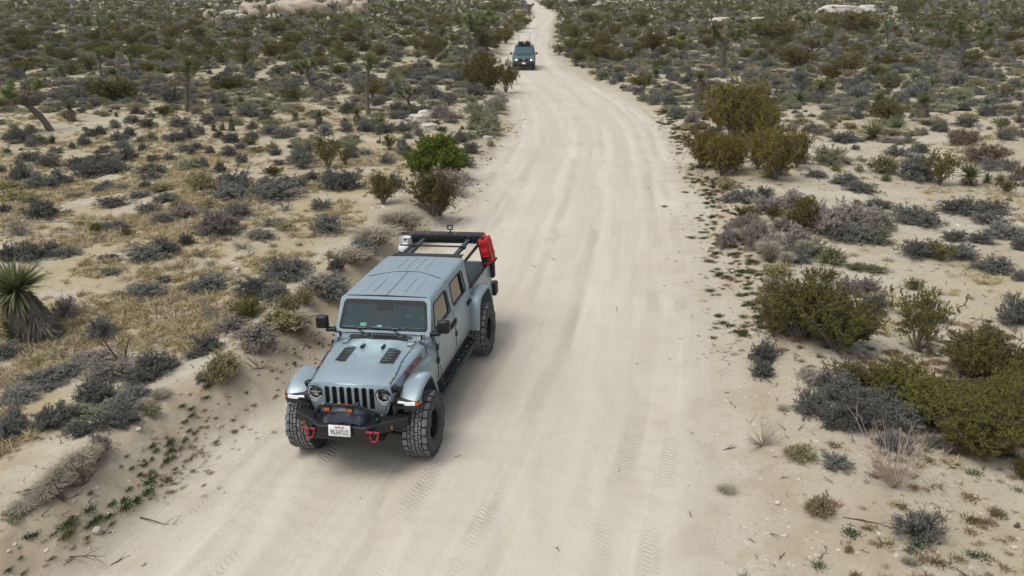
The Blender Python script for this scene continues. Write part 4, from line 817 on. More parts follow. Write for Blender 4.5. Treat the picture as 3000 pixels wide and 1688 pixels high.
def wood(u, v, me, rot, lb, name='fallen_branch', s=1., tilt=0):
    p = ground(u, v); o = link(name, me); o.location = (p[0], p[1], p[2] - .005); o.rotation_euler = (0, tilt, rot); o.scale = (s, s, s); return tag(o, lb, 'dead wood')
M_PT = mat('pale_twig', (.46,.37,.29), .9, bump=.3, scale=30)
wood(*g8(1575, 775), twigs('pale_dead_shrub', 5, 34, .75, .95, M_PT, .007, 1.), 0, 'pale branching dead shrub fanning up beside the creosote thicket', 'dead_shrub')
wood(*g8(600, 465), twigs('uprooted_shrub', 6, 26, 1.1, .42, M_WOOD, .006, 1.), .3, 'dark uprooted dead shrub on the right verge', 'dead_shrub')
wood(*g7(630, 760), twigs('root', 7, 5, 1.4, .6, M_BARKD, .014, 1.), 1.2, 'dark curled root below the straw shrubs on the left bank', 'dead_root')
wood(*g7(480, 880), twigs('root', 8, 4, 1.4, .5, M_BARKD, .014, 1.), -.6, 'dark snapped root lowest on the left bank', 'dead_root')
d6 = lambda x, y: (x / 2.574, 563 + y / 2.574)
wood(*d6(930, 1290), twigs('snag', 9, 2, .35, .75, M_BARKD, .022, 1.), 0, 'bare dark upright snag among grey shrubs on the left', 'dead_branch')
wood(*d6(2140, 1200), twigs('root', 10, 5, 1.3, .4, M_WOOD, .012, 1.), .5, 'pale exposed root on the bank left of the truck hood', 'dead_root')
wood(*d6(1950, 1330), twigs('root', 12, 6, 1.3, .5, M_WOOD, .012, 1.), .9, 'tangled pale roots under the mustard shrub on the bank', 'dead_root')
wood(*(2000 + 1850 / 2.574, 563 + 960 / 2.574), twigs('dead', 13, 18, 1.1, .6, M_WOOD, .01, 1.), .4, 'grey heap of dead twigs behind the sparse creosote', 'dead_shrub')
for x_, y_, l_, rot, m_, lb in ((330,232,2.2,.1,M_WOOD,'longest silver fallen log left of the dead twig heap'), (550,225,2.6,-.05,M_WOOD,'thin silver log end to end with the longest one'), (300,325,1.1,-.9,M_WOOD,'short thick silver log under the longest one'), (500,305,2.2,.2,M_WOOD,'crooked silver log nearest the golden grass')):
    r_ = np.random.RandomState(int(x_)); K = 9; t = np.linspace(-.5, .5, K); P = np.stack([t * l_, .05 * np.cumsum(r_.normal(size=K)) * l_ * .3, .06 + .02 * r_.normal(size=K)], -1); g = Geo()
    g.tubes(P[None], (np.linspace(.10, .04, K) * r_.uniform(.8, 1.2, K))[None] * (1.4 if 'thick' in lb else 1), 8, 0)
    Q = np.stack([P[5], P[5] + [.15, .12, .12], P[5] + [.3, .25, .12]]); g.tubes(Q[None], np.array([[.03, .02, .01]]), 5, 0)
    wood(*d6(x_, y_), g.mesh('log', [m_], True), rot, lb, 'fallen_log', .36)
for f_, x_, y_, l_, rot, lb in ((g7,1050,1000,.85,-.15,'longest bare stick at the foot of the left bank'), (g7,520,1297,.65,.05,'straight thin stick in the lower left straw grass'), (g7,825,1370,.3,.5,'short stick on the near left road edge'), (g7,1200,685,.75,.25,'curved pale stick among green tufts on the left bank'), (g7,1135,410,.5,0,'thin pale root stick near the left bank crest'), (g8,440,330,.7,.6,'thin dark stick above the uprooted shrub'), (g8,300,500,.5,.6,'forked twig left of the uprooted shrub'), (g8,1200,1000,.9,-.5,'crooked dark stick left of the grey ball shrub'), (g8,120,690,.2,1,'small dark twig on the right road edge'), (g8,1380,460,.7,0,'dark branch lying in front of the dead shrub')):
    wood(*f_(x_, y_), twigs('stick', int(x_), 1, .1, l_, M_BARKD if 'pale' not in lb else M_WOOD, .010, 1.), rot, lb, 'stick', 1, math.pi / 2 - .04)
# ================================================================== the silver pickup truck
def paint(name, col, rough=.28, flake=.35):
    m = mat(name, col, rough, flake, .2, var=.04, scale=3., spec=.5)
    t = m.node_tree; b = t.nodes['Principled BSDF']; b.inputs['Coat Roughness'].default_value = .14
    nz = t.nodes.new('ShaderNodeTexNoise'); nz.inputs['Scale'].default_value = 4; nz.inputs['Detail'].default_value = 8
    tc = [n for n in t.nodes if n.type == 'TEX_COORD'][0]; t.links.new(tc.outputs['Object'], nz.inputs['Vector'])
    mr = t.nodes.new('ShaderNodeMapRange'); mr.inputs[1].default_value = .35; mr.inputs[2].default_value = .75; mr.inputs[3].default_value = rough * .9; mr.inputs[4].default_value = rough * 1.35
    t.links.new(nz.outputs[0], mr.inputs[0]); t.links.new(mr.outputs[0], b.inputs['Roughness'])
    # road dust settled on the lower panels and in patches on top
    sx = t.nodes.new('ShaderNodeSeparateXYZ'); t.links.new(tc.outputs['Object'], sx.inputs[0]); dz = t.nodes.new('ShaderNodeMapRange'); dz.inputs[1].default_value = .55; dz.inputs[2].default_value = 1.15; dz.inputs[3].default_value = .75; dz.inputs[4].default_value = .10; t.links.new(sx.outputs[2], dz.inputs[0])
    n2 = t.nodes.new('ShaderNodeTexNoise'); n2.inputs['Scale'].default_value = 7; n2.inputs['Detail'].default_value = 9; t.links.new(tc.outputs['Object'], n2.inputs['Vector']); m2 = t.nodes.new('ShaderNodeMapRange'); m2.inputs[1].default_value = .3; m2.inputs[2].default_value = .7; t.links.new(n2.outputs[0], m2.inputs[0])
    mu = t.nodes.new('ShaderNodeMath'); mu.operation = 'MULTIPLY'; t.links.new(dz.outputs[0], mu.inputs[0]); t.links.new(m2.outputs[0], mu.inputs[1])
    h = [n for n in t.nodes if n.type == 'HUE_SAT'][0]; mx = t.nodes.new('ShaderNodeMix'); mx.data_type = 'RGBA'; t.links.new(mu.outputs[0], mx.inputs[0]); t.links.new(h.outputs[0], mx.inputs[6]); mx.inputs[7].default_value = (.42, .36, .27, 1); t.links.new(mx.outputs[2], b.inputs['Base Color'])
    return m
def glass(name, tint, refl=1., dark=.0, gc=(1, 1, 1)):
    m = bpy.data.materials.new(name); m.use_nodes = True; t = m.node_tree; t.nodes.clear(); N = t.nodes.new; L = t.links.new
    tr = N('ShaderNodeBsdfTransparent'); tr.inputs[0].default_value = (*tint, 1); gl = N('ShaderNodeBsdfGlossy'); gl.inputs['Roughness'].default_value = .03; gl.inputs[0].default_value = (*gc, 1)
    nz = N('ShaderNodeTexNoise'); nz.inputs['Scale'].default_value = 9; mr = N('ShaderNodeMapRange'); mr.inputs[3].default_value = .02; mr.inputs[4].default_value = .07; L(nz.outputs[0], mr.inputs[0]); L(mr.outputs[0], gl.inputs['Roughness'])
    fr = N('ShaderNodeFresnel'); fr.inputs[0].default_value = 1.55; mu = N('ShaderNodeMath'); mu.operation = 'MULTIPLY_ADD'; mu.inputs[1].default_value = refl; mu.inputs[2].default_value = dark; mu.use_clamp = True
    L(fr.outputs[0], mu.inputs[0]); mx = N('ShaderNodeMixShader'); L(mu.outputs[0], mx.inputs[0]); L(tr.outputs[0], mx.inputs[1]); L(gl.outputs[0], mx.inputs[2]); o = N('ShaderNodeOutputMaterial'); L(mx.outputs[0], o.inputs[0]); return m
MP = dict(
 silver=paint('silver_blue_paint', (.275, .355, .40), .44, .3), black=mat('satin_black', (.010,.011,.012), .45, var=.2, scale=30), steel=mat('powdercoat_black', (.012,.013,.015), .5, var=.25, scale=60, bump=.15),
 plastic=mat('grey_black_plastic', (.024,.027,.031), .6, bump=.2, scale=80), dark=mat('deep_dark', (.006,.006,.007), .8), seal=mat('rubber_seal', (.03,.035,.04), .8),
 rubber=mat('tyre_rubber', (.055,.056,.058), .85, var=.2, scale=14, bump=.2), dusty=mat('dusty_tread', (.19,.195,.20), .9, var=.3, scale=10, bump=.2), rim=mat('black_rim', (.03,.03,.032), .4, .5),
 chrome=mat('chrome', (.75,.75,.75), .12, 1.), white=mat('white_enamel', (.78,.79,.78), .35, coat=.5), red=mat('red_plastic', (.50,.015,.02), .5, var=.35, scale=9), redsteel=mat('red_shackle', (.34,.02,.035), .5, var=.35, scale=25),
 amber=mat('amber_lens', (.50,.10,.015), .25, emit=.05), yellow=mat('yellow_lens', (.20,.12,.015), .2), lit=mat('lit_strip', (.9,.93,.96), .2, emit=.18), lens=mat('lamp_reflector', (.55,.57,.58), .15, .9),
 vinyl=mat('navy_vinyl_cover', (.03,.038,.06), .35, var=.3, scale=8, bump=.4), liner=mat('bed_liner', (.055,.06,.065), .75, bump=.4, scale=90), seat=mat('black_leather', (.13,.14,.14), .7), plate=mat('plate_white', (.82,.83,.82), .4, coat=.4),
 ink=mat('plate_blue_ink', (.02,.04,.10), .5), script=mat('plate_red_script', (.65,.05,.08), .5), decal=mat('red_black_decal', (.17,.012,.03), .5), decalb=mat('black_decal', (.02,.02,.022), .5), skin=mat('skin', (.46,.28,.19), .6), mint=mat('mint_sticker', (.35,.68,.52), .6),
 wire=mat('green_wire', (.015,.03,.02), .6), tail=mat('tail_lamp', (.16,.02,.02), .3), glass=glass('windscreen_glass', (.62,.86,.78), 1.0, .07, (.52,.74,.74)), tint=glass('tinted_glass', (.22,.22,.20), 1.3, .10, (.7,.68,.6)), bag=mat('maroon_canvas', (.10,.015,.02), .9), tealglass=glass('teal_windscreen', (.1,.2,.2), 1., .30, (.22,.38,.42)), lampglass=glass('lamp_glass', (.9,.95,.95), 1., .02),
 grey=mat('grey_cloth', (.10,.12,.14), .9), shirt=mat('red_check_shirt', (.45,.05,.06), .9, var=.6, scale=22), pale=mat('pale_blue_cloth', (.30,.40,.42), .9), hair=mat('brown_hair', (.05,.035,.02), .8))
class MB:
    def __init__(s): s.bm = bmesh.new(); s.mats = []
    def mi(s, m):
        if m not in s.mats: s.mats.append(m)
        return s.mats.index(m)
    def face(s, pts, m):
        vs = [s.bm.verts.new(p) for p in pts]
        try: f = s.bm.faces.new(vs); f.material_index = s.mi(m); return f
        except ValueError: return None
    def box(s, c, d, m, rot=None, bev=0):
        M_ = Matrix.Translation(c) @ (rot.to_4x4() if rot is not None else Matrix()) @ Matrix.Diagonal((*d, 1))
        r = bmesh.ops.create_cube(s.bm, size=1, matrix=M_); fs = {f for v in r['verts'] for f in v.link_faces}
        for f in fs: f.material_index = s.mi(m)
        if bev: 
            es = list({e for f in fs for e in f.edges}); b = bmesh.ops.bevel(s.bm, geom=es, offset=bev, segments=2, affect='EDGES', profile=.5)
            for f in b['faces']: f.material_index = s.mi(m)
    def cyl(s, a, b, r, m, n=16, r2=None, cap=True):
        a, b = Vector(a), Vector(b); d = b - a; q = d.to_track_quat('Z', 'Y').to_matrix().to_4x4()
        x = bmesh.ops.create_cone(s.bm, cap_ends=cap, segments=n, radius1=r, radius2=r if r2 is None else r2, depth=d.length, matrix=Matrix.Translation((a + b) / 2) @ q)
        for f in {f for v in x['verts'] for f in v.link_faces}: f.material_index = s.mi(m)
    def sphere(s, c, d, m, sub=2, rot=None):
        x = bmesh.ops.create_icosphere(s.bm, subdivisions=sub, radius=.5, matrix=Matrix.Translation(c) @ (rot.to_4x4() if rot is not None else Matrix()) @ Matrix.Diagonal((*d, 1)))
        for f in {f for v in x['verts'] for f in v.link_faces}: f.material_index = s.mi(m)
    def loft(s, rings, m, closed=True, capA=False, capB=False):
        R_ = [[s.bm.verts.new(p) for p in r] for r in rings]; n = len(R_[0]); k = s.mi(m)
        for a, b in zip(R_, R_[1:]):
            for i in range(n if closed else n - 1):
                j = (i + 1) % n
                try: f = s.bm.faces.new((a[i], a[j], b[j], b[i])); f.material_index = k
                except ValueError: pass
        for c, r in ((capA, R_[0]), (capB, R_[-1])):
            if c: f = s.bm.faces.new(r); f.material_index = k
    def tube(s, pts, r, m, n=8):
        P = [Vector(p) for p in pts]; rings = []
        for i, p in enumerate(P):
            t = (P[min(i + 1, len(P) - 1)] - P[max(i - 1, 0)]).normalized(); ref = Vector((0, 0, 1)) if abs(t.z) < .9 else Vector((1, 0, 0)); a = t.cross(ref).normalized(); b = t.cross(a)
            rr = r if not isinstance(r, (list, tuple)) else r[i]
            rings.append([p + (a * math.cos(q) + b * math.sin(q)) * rr for q in [2 * math.pi * j / n for j in range(n)]])
        s.loft(rings, m, True, True, True)
    def plate(s, outer, holes, fn, m, thick=None):
        """flat sheet with holes; fn maps (a, b) to a point; thick is a Vector along which it is given a back face"""
        loops = [outer] + holes
        def sheet(off, flip):
            b2 = bmesh.new(); es = []; allv = []
            for lp in loops:
                vs = [b2.verts.new((p[0], p[1], 0)) for p in lp]; allv.append(vs)
                es += [b2.edges.new((vs[i], vs[(i + 1) % len(vs)])) for i in range(len(vs))]
            bmesh.ops.triangle_fill(b2, edges=es, use_beauty=True); mp_ = {}
            for v in b2.verts: mp_[v] = s.bm.verts.new(Vector(fn(v.co.x, v.co.y)) + off)
            for f in b2.faces:
                vv = [mp_[v] for v in f.verts]
                try: q = s.bm.faces.new(vv[::-1] if flip else vv); q.material_index = s.mi(m)
                except ValueError: pass
            b2.free()
        sheet(Vector((0, 0, 0)), False)
        if thick is not None:
            sheet(Vector(thick), True)
            for lp in loops:
                n = len(lp)
                for i in range(n):
                    a, b = Vector(fn(*lp[i])), Vector(fn(*lp[(i + 1) % n])); s.face([a, b, b + Vector(thick), a + Vector(thick)], m)
    def build(s, name, parent=None, smooth=35, bevel=0, mirror=False):
        if mirror: pass
        bmesh.ops.remove_doubles(s.bm, verts=s.bm.verts, dist=.0003); bmesh.ops.recalc_face_normals(s.bm, faces=s.bm.faces)
        me = bpy.data.meshes.new(name); s.bm.to_mesh(me); s.bm.free()
        for m in s.mats: me.materials.append(m)
        o = link(name, me, parent)
        if bevel:
            b = o.modifiers.new('bevel', 'BEVEL'); b.width = bevel; b.segments = 2; b.limit_method = 'ANGLE'; b.angle_limit = R(40)
        if smooth:
            for p in me.polygons: p.use_smooth = True
            me.set_sharp_from_angle(angle=R(smooth))
        return o
def rrect(x0, y0, x1, y1, r, n=5):
    out = []
    for cx_, cy_, a0 in ((x1 - r, y1 - r, 0), (x0 + r, y1 - r, 90), (x0 + r, y0 + r, 180), (x1 - r, y0 + r, 270)):
        out += [(cx_ + r * math.cos(R(a0 + 90 * i / n)), cy_ + r * math.sin(R(a0 + 90 * i / n))) for i in range(n + 1)]
    return out
def rpoly(pts, r, n=4):
    out = []; k = len(pts)
    for i in range(k):
        p = Vector(pts[i]); a = (Vector(pts[i - 1]) - p); b = (Vector(pts[(i + 1) % k]) - p); q = min(r, a.length * .45, b.length * .45)
        A, B = p + a.normalized() * q, p + b.normalized() * q
        for j in range(n + 1): t = j / n; out.append(tuple(A * (1 - t) ** 2 + p * 2 * t * (1 - t) + B * t * t))
    return out
fwv = Vector((math.sin(TYAW), -math.cos(TYAW), 0)); lfv = Vector((math.cos(TYAW), math.sin(TYAW), 0)); up = Vector((0, 0, 1))
l2 = math.cos(TROLL) * lfv + math.sin(TROLL) * up; u2 = math.cos(TROLL) * up - math.sin(TROLL) * lfv
TM = Matrix(((fwv.x, l2.x, u2.x, TX), (fwv.y, l2.y, u2.y, TY), (fwv.z, l2.z, u2.z, .0), (0, 0, 0, 1)))
truck = empty('pickup_truck', TM); tag(truck, 'silver blue four door off-road pickup truck on big muddy tyres with a black bumper', 'pickup truck')
SV, BK, DK = MP['silver'], MP['black'], MP['dark']
# ---- wheels
def tyre_mesh(Ro=.465, W=.35, n=24):
    b = MB(); h = W / 2; rub, dst = MP['rubber'], MP['dusty']; N = 64
    prof = [(-h * .80, .235), (-h * .95, .26), (-h * 1.02, .33), (-h, .40), (-h * .90, Ro - .035), (-h * .8, Ro - .024), (h * .8, Ro - .024), (h * .90, Ro - .035), (h, .40), (h * 1.02, .33), (h * .95, .26), (h * .80, .235)]
    rings = [[(r_ * math.cos(a), y_, r_ * math.sin(a)) for y_, r_ in prof] for a in [2 * math.pi * i / N for i in range(N)]]
    rings.append(rings[0]); b.loft(rings, rub, False)
    rr = random.Random(3)
    def block(poly, r0, r1):
        P0 = [(r0 * math.cos(a), y_, r0 * math.sin(a)) for a, y_ in poly]; cx_ = sum(a for a, y in poly) / len(poly); cy_ = sum(y for a, y in poly) / len(poly)
        P1 = [(r1 * math.cos(a + (cx_ - a) * .08), y_ + (cy_ - y_) * .08, r1 * math.sin(a + (cx_ - a) * .08)) for a, y_ in poly]
        b.loft([P0, P1], rub); b.face(P1, dst)
    st = 2 * math.pi / n
    for i in range(n):
        a = i * st
        for sgn in (-1, 1):
            o = a + (st * .5 if sgn > 0 else 0); j = rr.uniform(-.08, .08) * st
            ex = h * (1.0 if i % 2 else .94)
            block([(o + .04 * st, sgn * ex), (o + .84 * st, sgn * ex), (o + .88 * st + j, sgn * h * .64), (o + .55 * st + j, sgn * h * .58), (o + .0 * st + j, sgn * h * .64)], Ro - .05, Ro - .004)
            for pl_ in (((.02, .56), (.58, .52), (.66, .33), (.10, .36)), ((.40, .29), (.98, .26), (.92, .03), (.34, .05)), ((.67, .54), (.95, .52), (.97, .33), (.75, .30)), ((.00, .31), (.34, .28), (.27, .04), (-.03, .06))):
                block([(o + (q + rr.uniform(-.03, .03)) * st, sgn * h * w_) for q, w_ in pl_], Ro - .03, Ro - rr.uniform(0, .003))
            # sidewall lugs
            P = [(o + .1 * st, Ro - .06), (o + .7 * st, Ro - .06), (o + .64 * st, Ro - .105), (o + .16 * st, Ro - .105)]
            A = [(r_ * math.cos(q), sgn * h * .94, r_ * math.sin(q)) for q, r_ in P]; B = [(r_ * math.cos(q), sgn * h * 1.035, r_ * math.sin(q)) for q, r_ in P]; b.loft([A, B], rub); b.face(B, rub)
    return b
def rim_mb():
    b = MB(); m = MP['rim']; N = 40
    prof = [(-.14, .235), (.13, .235), (.145, .225), (.135, .21), (.02, .20), (-.02, .20)]
    rings = [[(r_ * math.cos(a), y_, r_ * math.sin(a)) for y_, r_ in prof] for a in [2 * math.pi * i / N for i in range(N + 1)]]; b.loft(rings, m, False)
    for i in range(8):
        a = i * math.pi / 4
        for da in (-.13, .13):
            c = (.13 * math.cos(a + da), .055, .13 * math.sin(a + da)); b.box(c, (.15, .035, .032), m, Matrix.Rotation(-a - da * .3, 3, 'Y'))
    b.cyl((0, -.02, 0), (0, .075, 0), .06, m, 20); b.cyl((0, .0, 0), (0, .10, 0), .035, MP['steel'], 16); b.cyl((0, -.02, 0), (0, -.01, 0), .20, DK, 30)
    for i in range(20):
        a = i * math.pi / 10; b.cyl((.218 * math.cos(a), .12, .218 * math.sin(a)), (.218 * math.cos(a), .15, .218 * math.sin(a)), .006, MP['chrome'], 6)
    return b
ty = tyre_mesh().build('tyre', None, 30); rm = rim_mb().build('rim', None, 35)
tme, rme = ty.data, rm.data; bpy.data.objects.remove(ty); bpy.data.objects.remove(rm)
for k, (x_, s_) in enumerate(((0, 1), (0, -1), (-3.487, 1), (-3.487, -1))):
    wh = bpy.data.objects.new('wheel', None); COL.objects.link(wh); wh.parent = truck; wh.location = (x_, .85 * s_, .462); wh.rotation_euler = (0, .37 * k, 0 if s_ > 0 else math.pi)
    link('tyre', tme, wh); link('rim', rme, wh)
# ---- tub: lower body side profile y(z)
YP = [(.58, .755), (.64, .785), (.80, .802), (1.0, .806), (1.18, .80), (1.30, .785), (1.36, .762), (1.375, .752)]
def ys(z): return float(np.interp(z, [a for a, b in YP], [b for a, b in YP])) if z <= 1.375 else .752 - (z - 1.375) * (.752 - .69) / (1.80 - 1.375)
def side_panel(b, poly, holes, s, off, m, th=.02, zs=None):
    """panel in the (x, z) plane bent to the body side; split at heights so that it follows the curve"""
    b.plate(poly, holes, lambda x, z: (x, s * (ys(z) + off), z), m, (0, -s * th, 0))
def curved(b, x0, x1, z0, z1, s, off, m, cut=None):
    zz_ = [z0] + [z for z, _ in YP if z0 < z < z1] + [z1]; rings = []
    for z in zz_:
        a0, a1 = (x0, x1) if cut is None else cut(z, x0, x1)
        rings.append([(a0, s * (ys(z) + off - .02), z), (a0, s * (ys(z) + off), z), (a1, s * (ys(z) + off), z), (a1, s * (ys(z) + off - .02), z)])
    b.loft(rings, m, True, True, True)
b = MB()
for s in (1, -1):
    curved(b, -.965, -3.17, .58, 1.36, s, -.012, SV)                   # sills and posts behind the doors
    # upper frame, pillars behind the doors
    side_panel(b, [(-2.90, 1.36), (-3.17, 1.36), (-3.17, 1.80), (-2.84, 1.80)], [], s, 0, SV)
    side_panel(b, [(-1.96, 1.36), (-2.08, 1.36), (-2.06, 1.80), (-1.98, 1.80)], [], s, -.012, BK)
    b.tube([(-1.17, s * .697, 1.80), (-3.16, s * .692, 1.805)], .018, SV, 6)
# rear wall with window
b.plate([(-.76, .60), (.76, .60), (.76, 1.36), (.69, 1.80), (-.69, 1.80), (-.76, 1.36)], [rrect(-.52, 1.40, .52, 1.72, .06)], lambda y, z: (-3.165, y, z), SV, (.02, 0, 0))
b.box((-2.05, 0, .60), (2.2, 1.5, .05), DK); b.box((-.93, 0, 1.0), (.04, 1.46, .70), DK)
body = b.build('body', truck, 40, .006)
# ---- underbody
b = MB()
for s in (1, -1): b.box((-2.0, s * .42, .56), (5.2, .09, .14), DK)
for x_ in (0, -3.487):
    b.cyl((x_, -.68, .462), (x_, .68, .462), .045, BK, 14); b.sphere((x_, .12, .462), (.30, .26, .30), BK)
    for s in (1, -1): b.cyl((x_ - .05, s * .56, .48), (x_ - .02, s * .52, .85), .06, BK, 12); b.cyl((x_ + .12, s * .60, .44), (x_ + .1, s * .55, .95), .028, MP['redsteel'] if False else BK, 10)
b.tube([(.30, -.62, .44), (.28, 0, .46), (.30, .62, .44)], .022, BK); b.tube([(.18, -.55, .50), (.16, .55, .56)], .020, BK)
for s in (1, -1):
    b.box((-.02, s * .60, .98), (1.0, .30, .03), DK); b.box((-.05, s * .45, .80), (.95, .03, .40), DK); b.box((-3.5, s * .60, 1.02), (1.3, .36, .03), DK); b.box((-3.5, s * .42, .85), (1.3, .03, .40), DK); b.box((-.54, s * .6, .8), (.03, .3, .4), DK); b.box((-2.9, s * .6, .8), (.03, .3, .45), DK); b.box((-4.15, s * .6, .8), (.03, .3, .45), DK)
b.box((-3.2, 0, .63), (1.9, .8, .12), DK); b.box((0, 0, .78), (.8, .9, .35), DK)
b.build('chassis', truck)
# ---- doors
def door(x0, x1, s, rear):
    b = MB(); low = .60
    cut = (lambda z, a, c: (a, c)) if not rear else (lambda z, a, c: (a, c + max(0, .95 - z) * .0))
    curved(b, x0, x1, low, 1.37, s, .008, SV, cut)
    if not rear:
        outer = [(x0 - .03, 1.37), (x0 - .225, 1.795), (x1, 1.795), (x1, 1.37)]; hole = rpoly([(x0 - .10, 1.385), (x0 - .265, 1.755), (x1 + .075, 1.755), (x1 + .06, 1.385)], .06)
    else:
        outer = [(x0, 1.37), (x0, 1.795), (x1 + .05, 1.795), (x1, 1.37)]; hole = rpoly([(x0 - .13, 1.385), (x0 - .13, 1.755), (x1 + .14, 1.755), (x1 + .09, 1.385)], .06)
    side_panel(b, outer, [hole], s, .008, SV, .03)
    o = b.build('front_door' if not rear else 'rear_door', truck, 40, .005)
    g = MB(); side_panel(g, hole, [], s, -.008, MP['tint'], .004); g.build('window', o, 0)
    g = MB(); P = [(x, s * (ys(z) + .012), z) for x, z in hole]; g.tube(P + [P[0]], .009, BK, 6); g.build('window_seal', o)
    if rear:
        g = MB(); g.tube([(x1 + .27, s * (ys(1.75) + .004), 1.75), (x1 + .25, s * (ys(1.39) + .004), 1.39)], .012, BK, 6); g.build('window_post', o)
    h = MB(); hx_ = x1 + .14; h.box((hx_, s * .812, 1.18), (.20, .02, .09), BK, bev=.006); h.box((hx_, s * .845, 1.195), (.19, .022, .032), BK, bev=.008)
    for q in (-.09, .09): h.box((hx_ + q, s * .828, 1.195), (.02, .04, .03), BK)
    h.build('door_handle', o)
    for z in (.98, 1.19) if True else (): 
        h = MB(); h.box((x0 + .015, s * .822, z), (.055, .035, .075), BK, bev=.006); h.box((x0 - .05, s * .816, z), (.09, .014, .055), SV, bev=.004); h.build('hinge', o)
    # shut lines
    h = MB(); h.tube([(x0 - .002, s * (ys(z) + .006), z) for z in (.62, .8, 1., 1.2, 1.36)], .005, MP['seal'], 5); h.build('door_seal', o)
for s in (1, -1): door(-.975, -1.985, s, False); door(-2.005, -3.02, s, True)
# ---- roof
def roof_sec(x, dz=0):
    pts = [(-.702, 1.79), (-.700, 1.825), (-.685, 1.856), (-.655, 1.873), (-.60, 1.879), (-.3, 1.886), (0, 1.889)]; pts = pts + [(-a, c) for a, c in pts[-2::-1]]
    return [(x, y, z + dz) for y, z in pts]
b = MB(); b.loft([roof_sec(x, dz) for x, dz in ((-1.195, -.006), (-1.215, 0), (-2.2, .012), (-3.12, .004), (-3.165, -.004), (-3.18, -.03))], SV, False)
for s in (-1, 1):
    for k in range(4):
        y_ = s * (.085 + k * .155); zt = 1.889 - .022 * (abs(y_) / .6) ** 2 + .012
        b.tube([(-2.36 - .03 * k, y_, zt - .004), (-2.42 - .03 * k, y_, zt + .001), (-3.0, y_, zt - .004), (-3.08, y_, zt - .012)], .0055, SV, 6)
        if k: b.tube([(-1.32, y_, zt - .010), (-1.4, y_, zt - .004), (-1.95, y_, zt + .001), (-2.05, y_, zt - .006)], .0055, SV, 6)
roof = b.build('roof', truck, 40, .004)
b = MB(); zr = lambda y: 1.8935 - abs(y) * .013 if abs(y) < .62 else 1.8935 - .008 - (abs(y) - .62) * .35
b.tube([(-1.2, 0, 1.889), (-1.7, 0, 1.894), (-2.29, 0, 1.901)], .006, MP['seal'], 6)
sm = [(-2.29, y) for y in (0, .1, .2)] + [(-2.20, .35), (-2.12, .47), (-2.06, .56), (-2.05, .62), (-2.02, .66), (-1.98, .69)]
for s in (1, -1): b.tube([(x, s * y, zr(y) + (.008 if y < .6 else -.002)) for x, y in sm] + [(-1.97, s * .704, 1.80)], .006, MP['seal'], 6)
b.tube([(-1.20, -.69, 1.845), (-1.198, -.62, 1.876), (-1.198, 0, 1.888), (-1.198, .62, 1.876), (-1.20, .69, 1.845)], .007, MP['seal'], 6)
for s in (1, -1): b.tube([(-1.2, s * .706, 1.797), (-3.17, s * .700, 1.80)], .006, MP['seal'], 6)
b.build('roof_seal', roof)
# ---- windscreen frame, glass
KX = .56
def wsp(y, z, o=0): return (-.90 - (z - 1.385) * KX + o, y, z)
b = MB(); gl_o = rpoly([(-.695, 1.430), (.695, 1.430), (.640, 1.835), (-.640, 1.835)], .07, 6); clear = rpoly([(-.665, 1.475), (.665, 1.475), (.60, 1.775), (-.60, 1.775)], .05, 6)
b.plate(rpoly([(-.748, 1.370), (.748, 1.370), (.700, 1.872), (-.700, 1.872)], .05, 5), [gl_o], lambda y, z: wsp(y, z), SV, (-.05, 0, 0)); fr_ = b.build('windscreen_frame', truck, 40, .006)
b = MB(); b.plate(gl_o, [clear], lambda y, z: wsp(y, z, -.006), BK, (-.01, 0, 0)); b.box(wsp(0, 1.745, -.004), (.004, .24, .11), BK, Matrix.Rotation(-math.atan(KX), 3, 'Y')); b.build('windscreen_border', fr_)
b = MB(); b.plate(clear, [], lambda y, z: wsp(y, z, -.010), MP['glass']); ws_ = b.build('windscreen', fr_, 0)
b = MB(); rw = Matrix.Rotation(-math.atan(KX), 3, 'Y')
b.box(wsp(-.315, 1.502, -.012), (.002, .09, .052), MP['mint'], rw); b.box(wsp(-.06, 1.487, -.012), (.002, .07, .028), MP['white'], rw); b.build('sticker', ws_, 0)
# ---- hood
def hood_sec(x):
    t = (x + .75) / 1.22; w_ = .705 - .125 * t; zc = 1.355 - .09 * t - .04 * max(0, t - .85) / .15; ze = 1.318 - .095 * t - .02 * max(0, t - .9) / .1; k = .018 * math.sin(math.pi * min(1, max(0, 1 - (t - .2)))) if t > .2 else .018
    k = .022 * float(sst(1.02, .78, t))
    h = [(0, zc + k * .3), (.20, zc - .004 + k), (.36, zc - .014 + k), (.43, zc - .026 + k * .2), (w_ - .085, ze + .012), (w_ - .025, ze - .002), (w_ - .006, ze - .014), (w_, ze - .028), (w_ + .012, ze - .17)]
    return [(x, -y, z) for y, z in h[::-1]] + [(x, y, z) for y, z in h[1:]]
b = MB(); xs_ = [-.745, -.6, -.45, -.3, -.1, .1, .25, .34, .40, .44, .462]; secs = [hood_sec(x) for x in xs_]; secs.append([(x + .012, y * .99, z - .03) for x, y, z in secs[-1]]); b.loft(secs, SV, False); hood = b.build('hood', truck, 50)
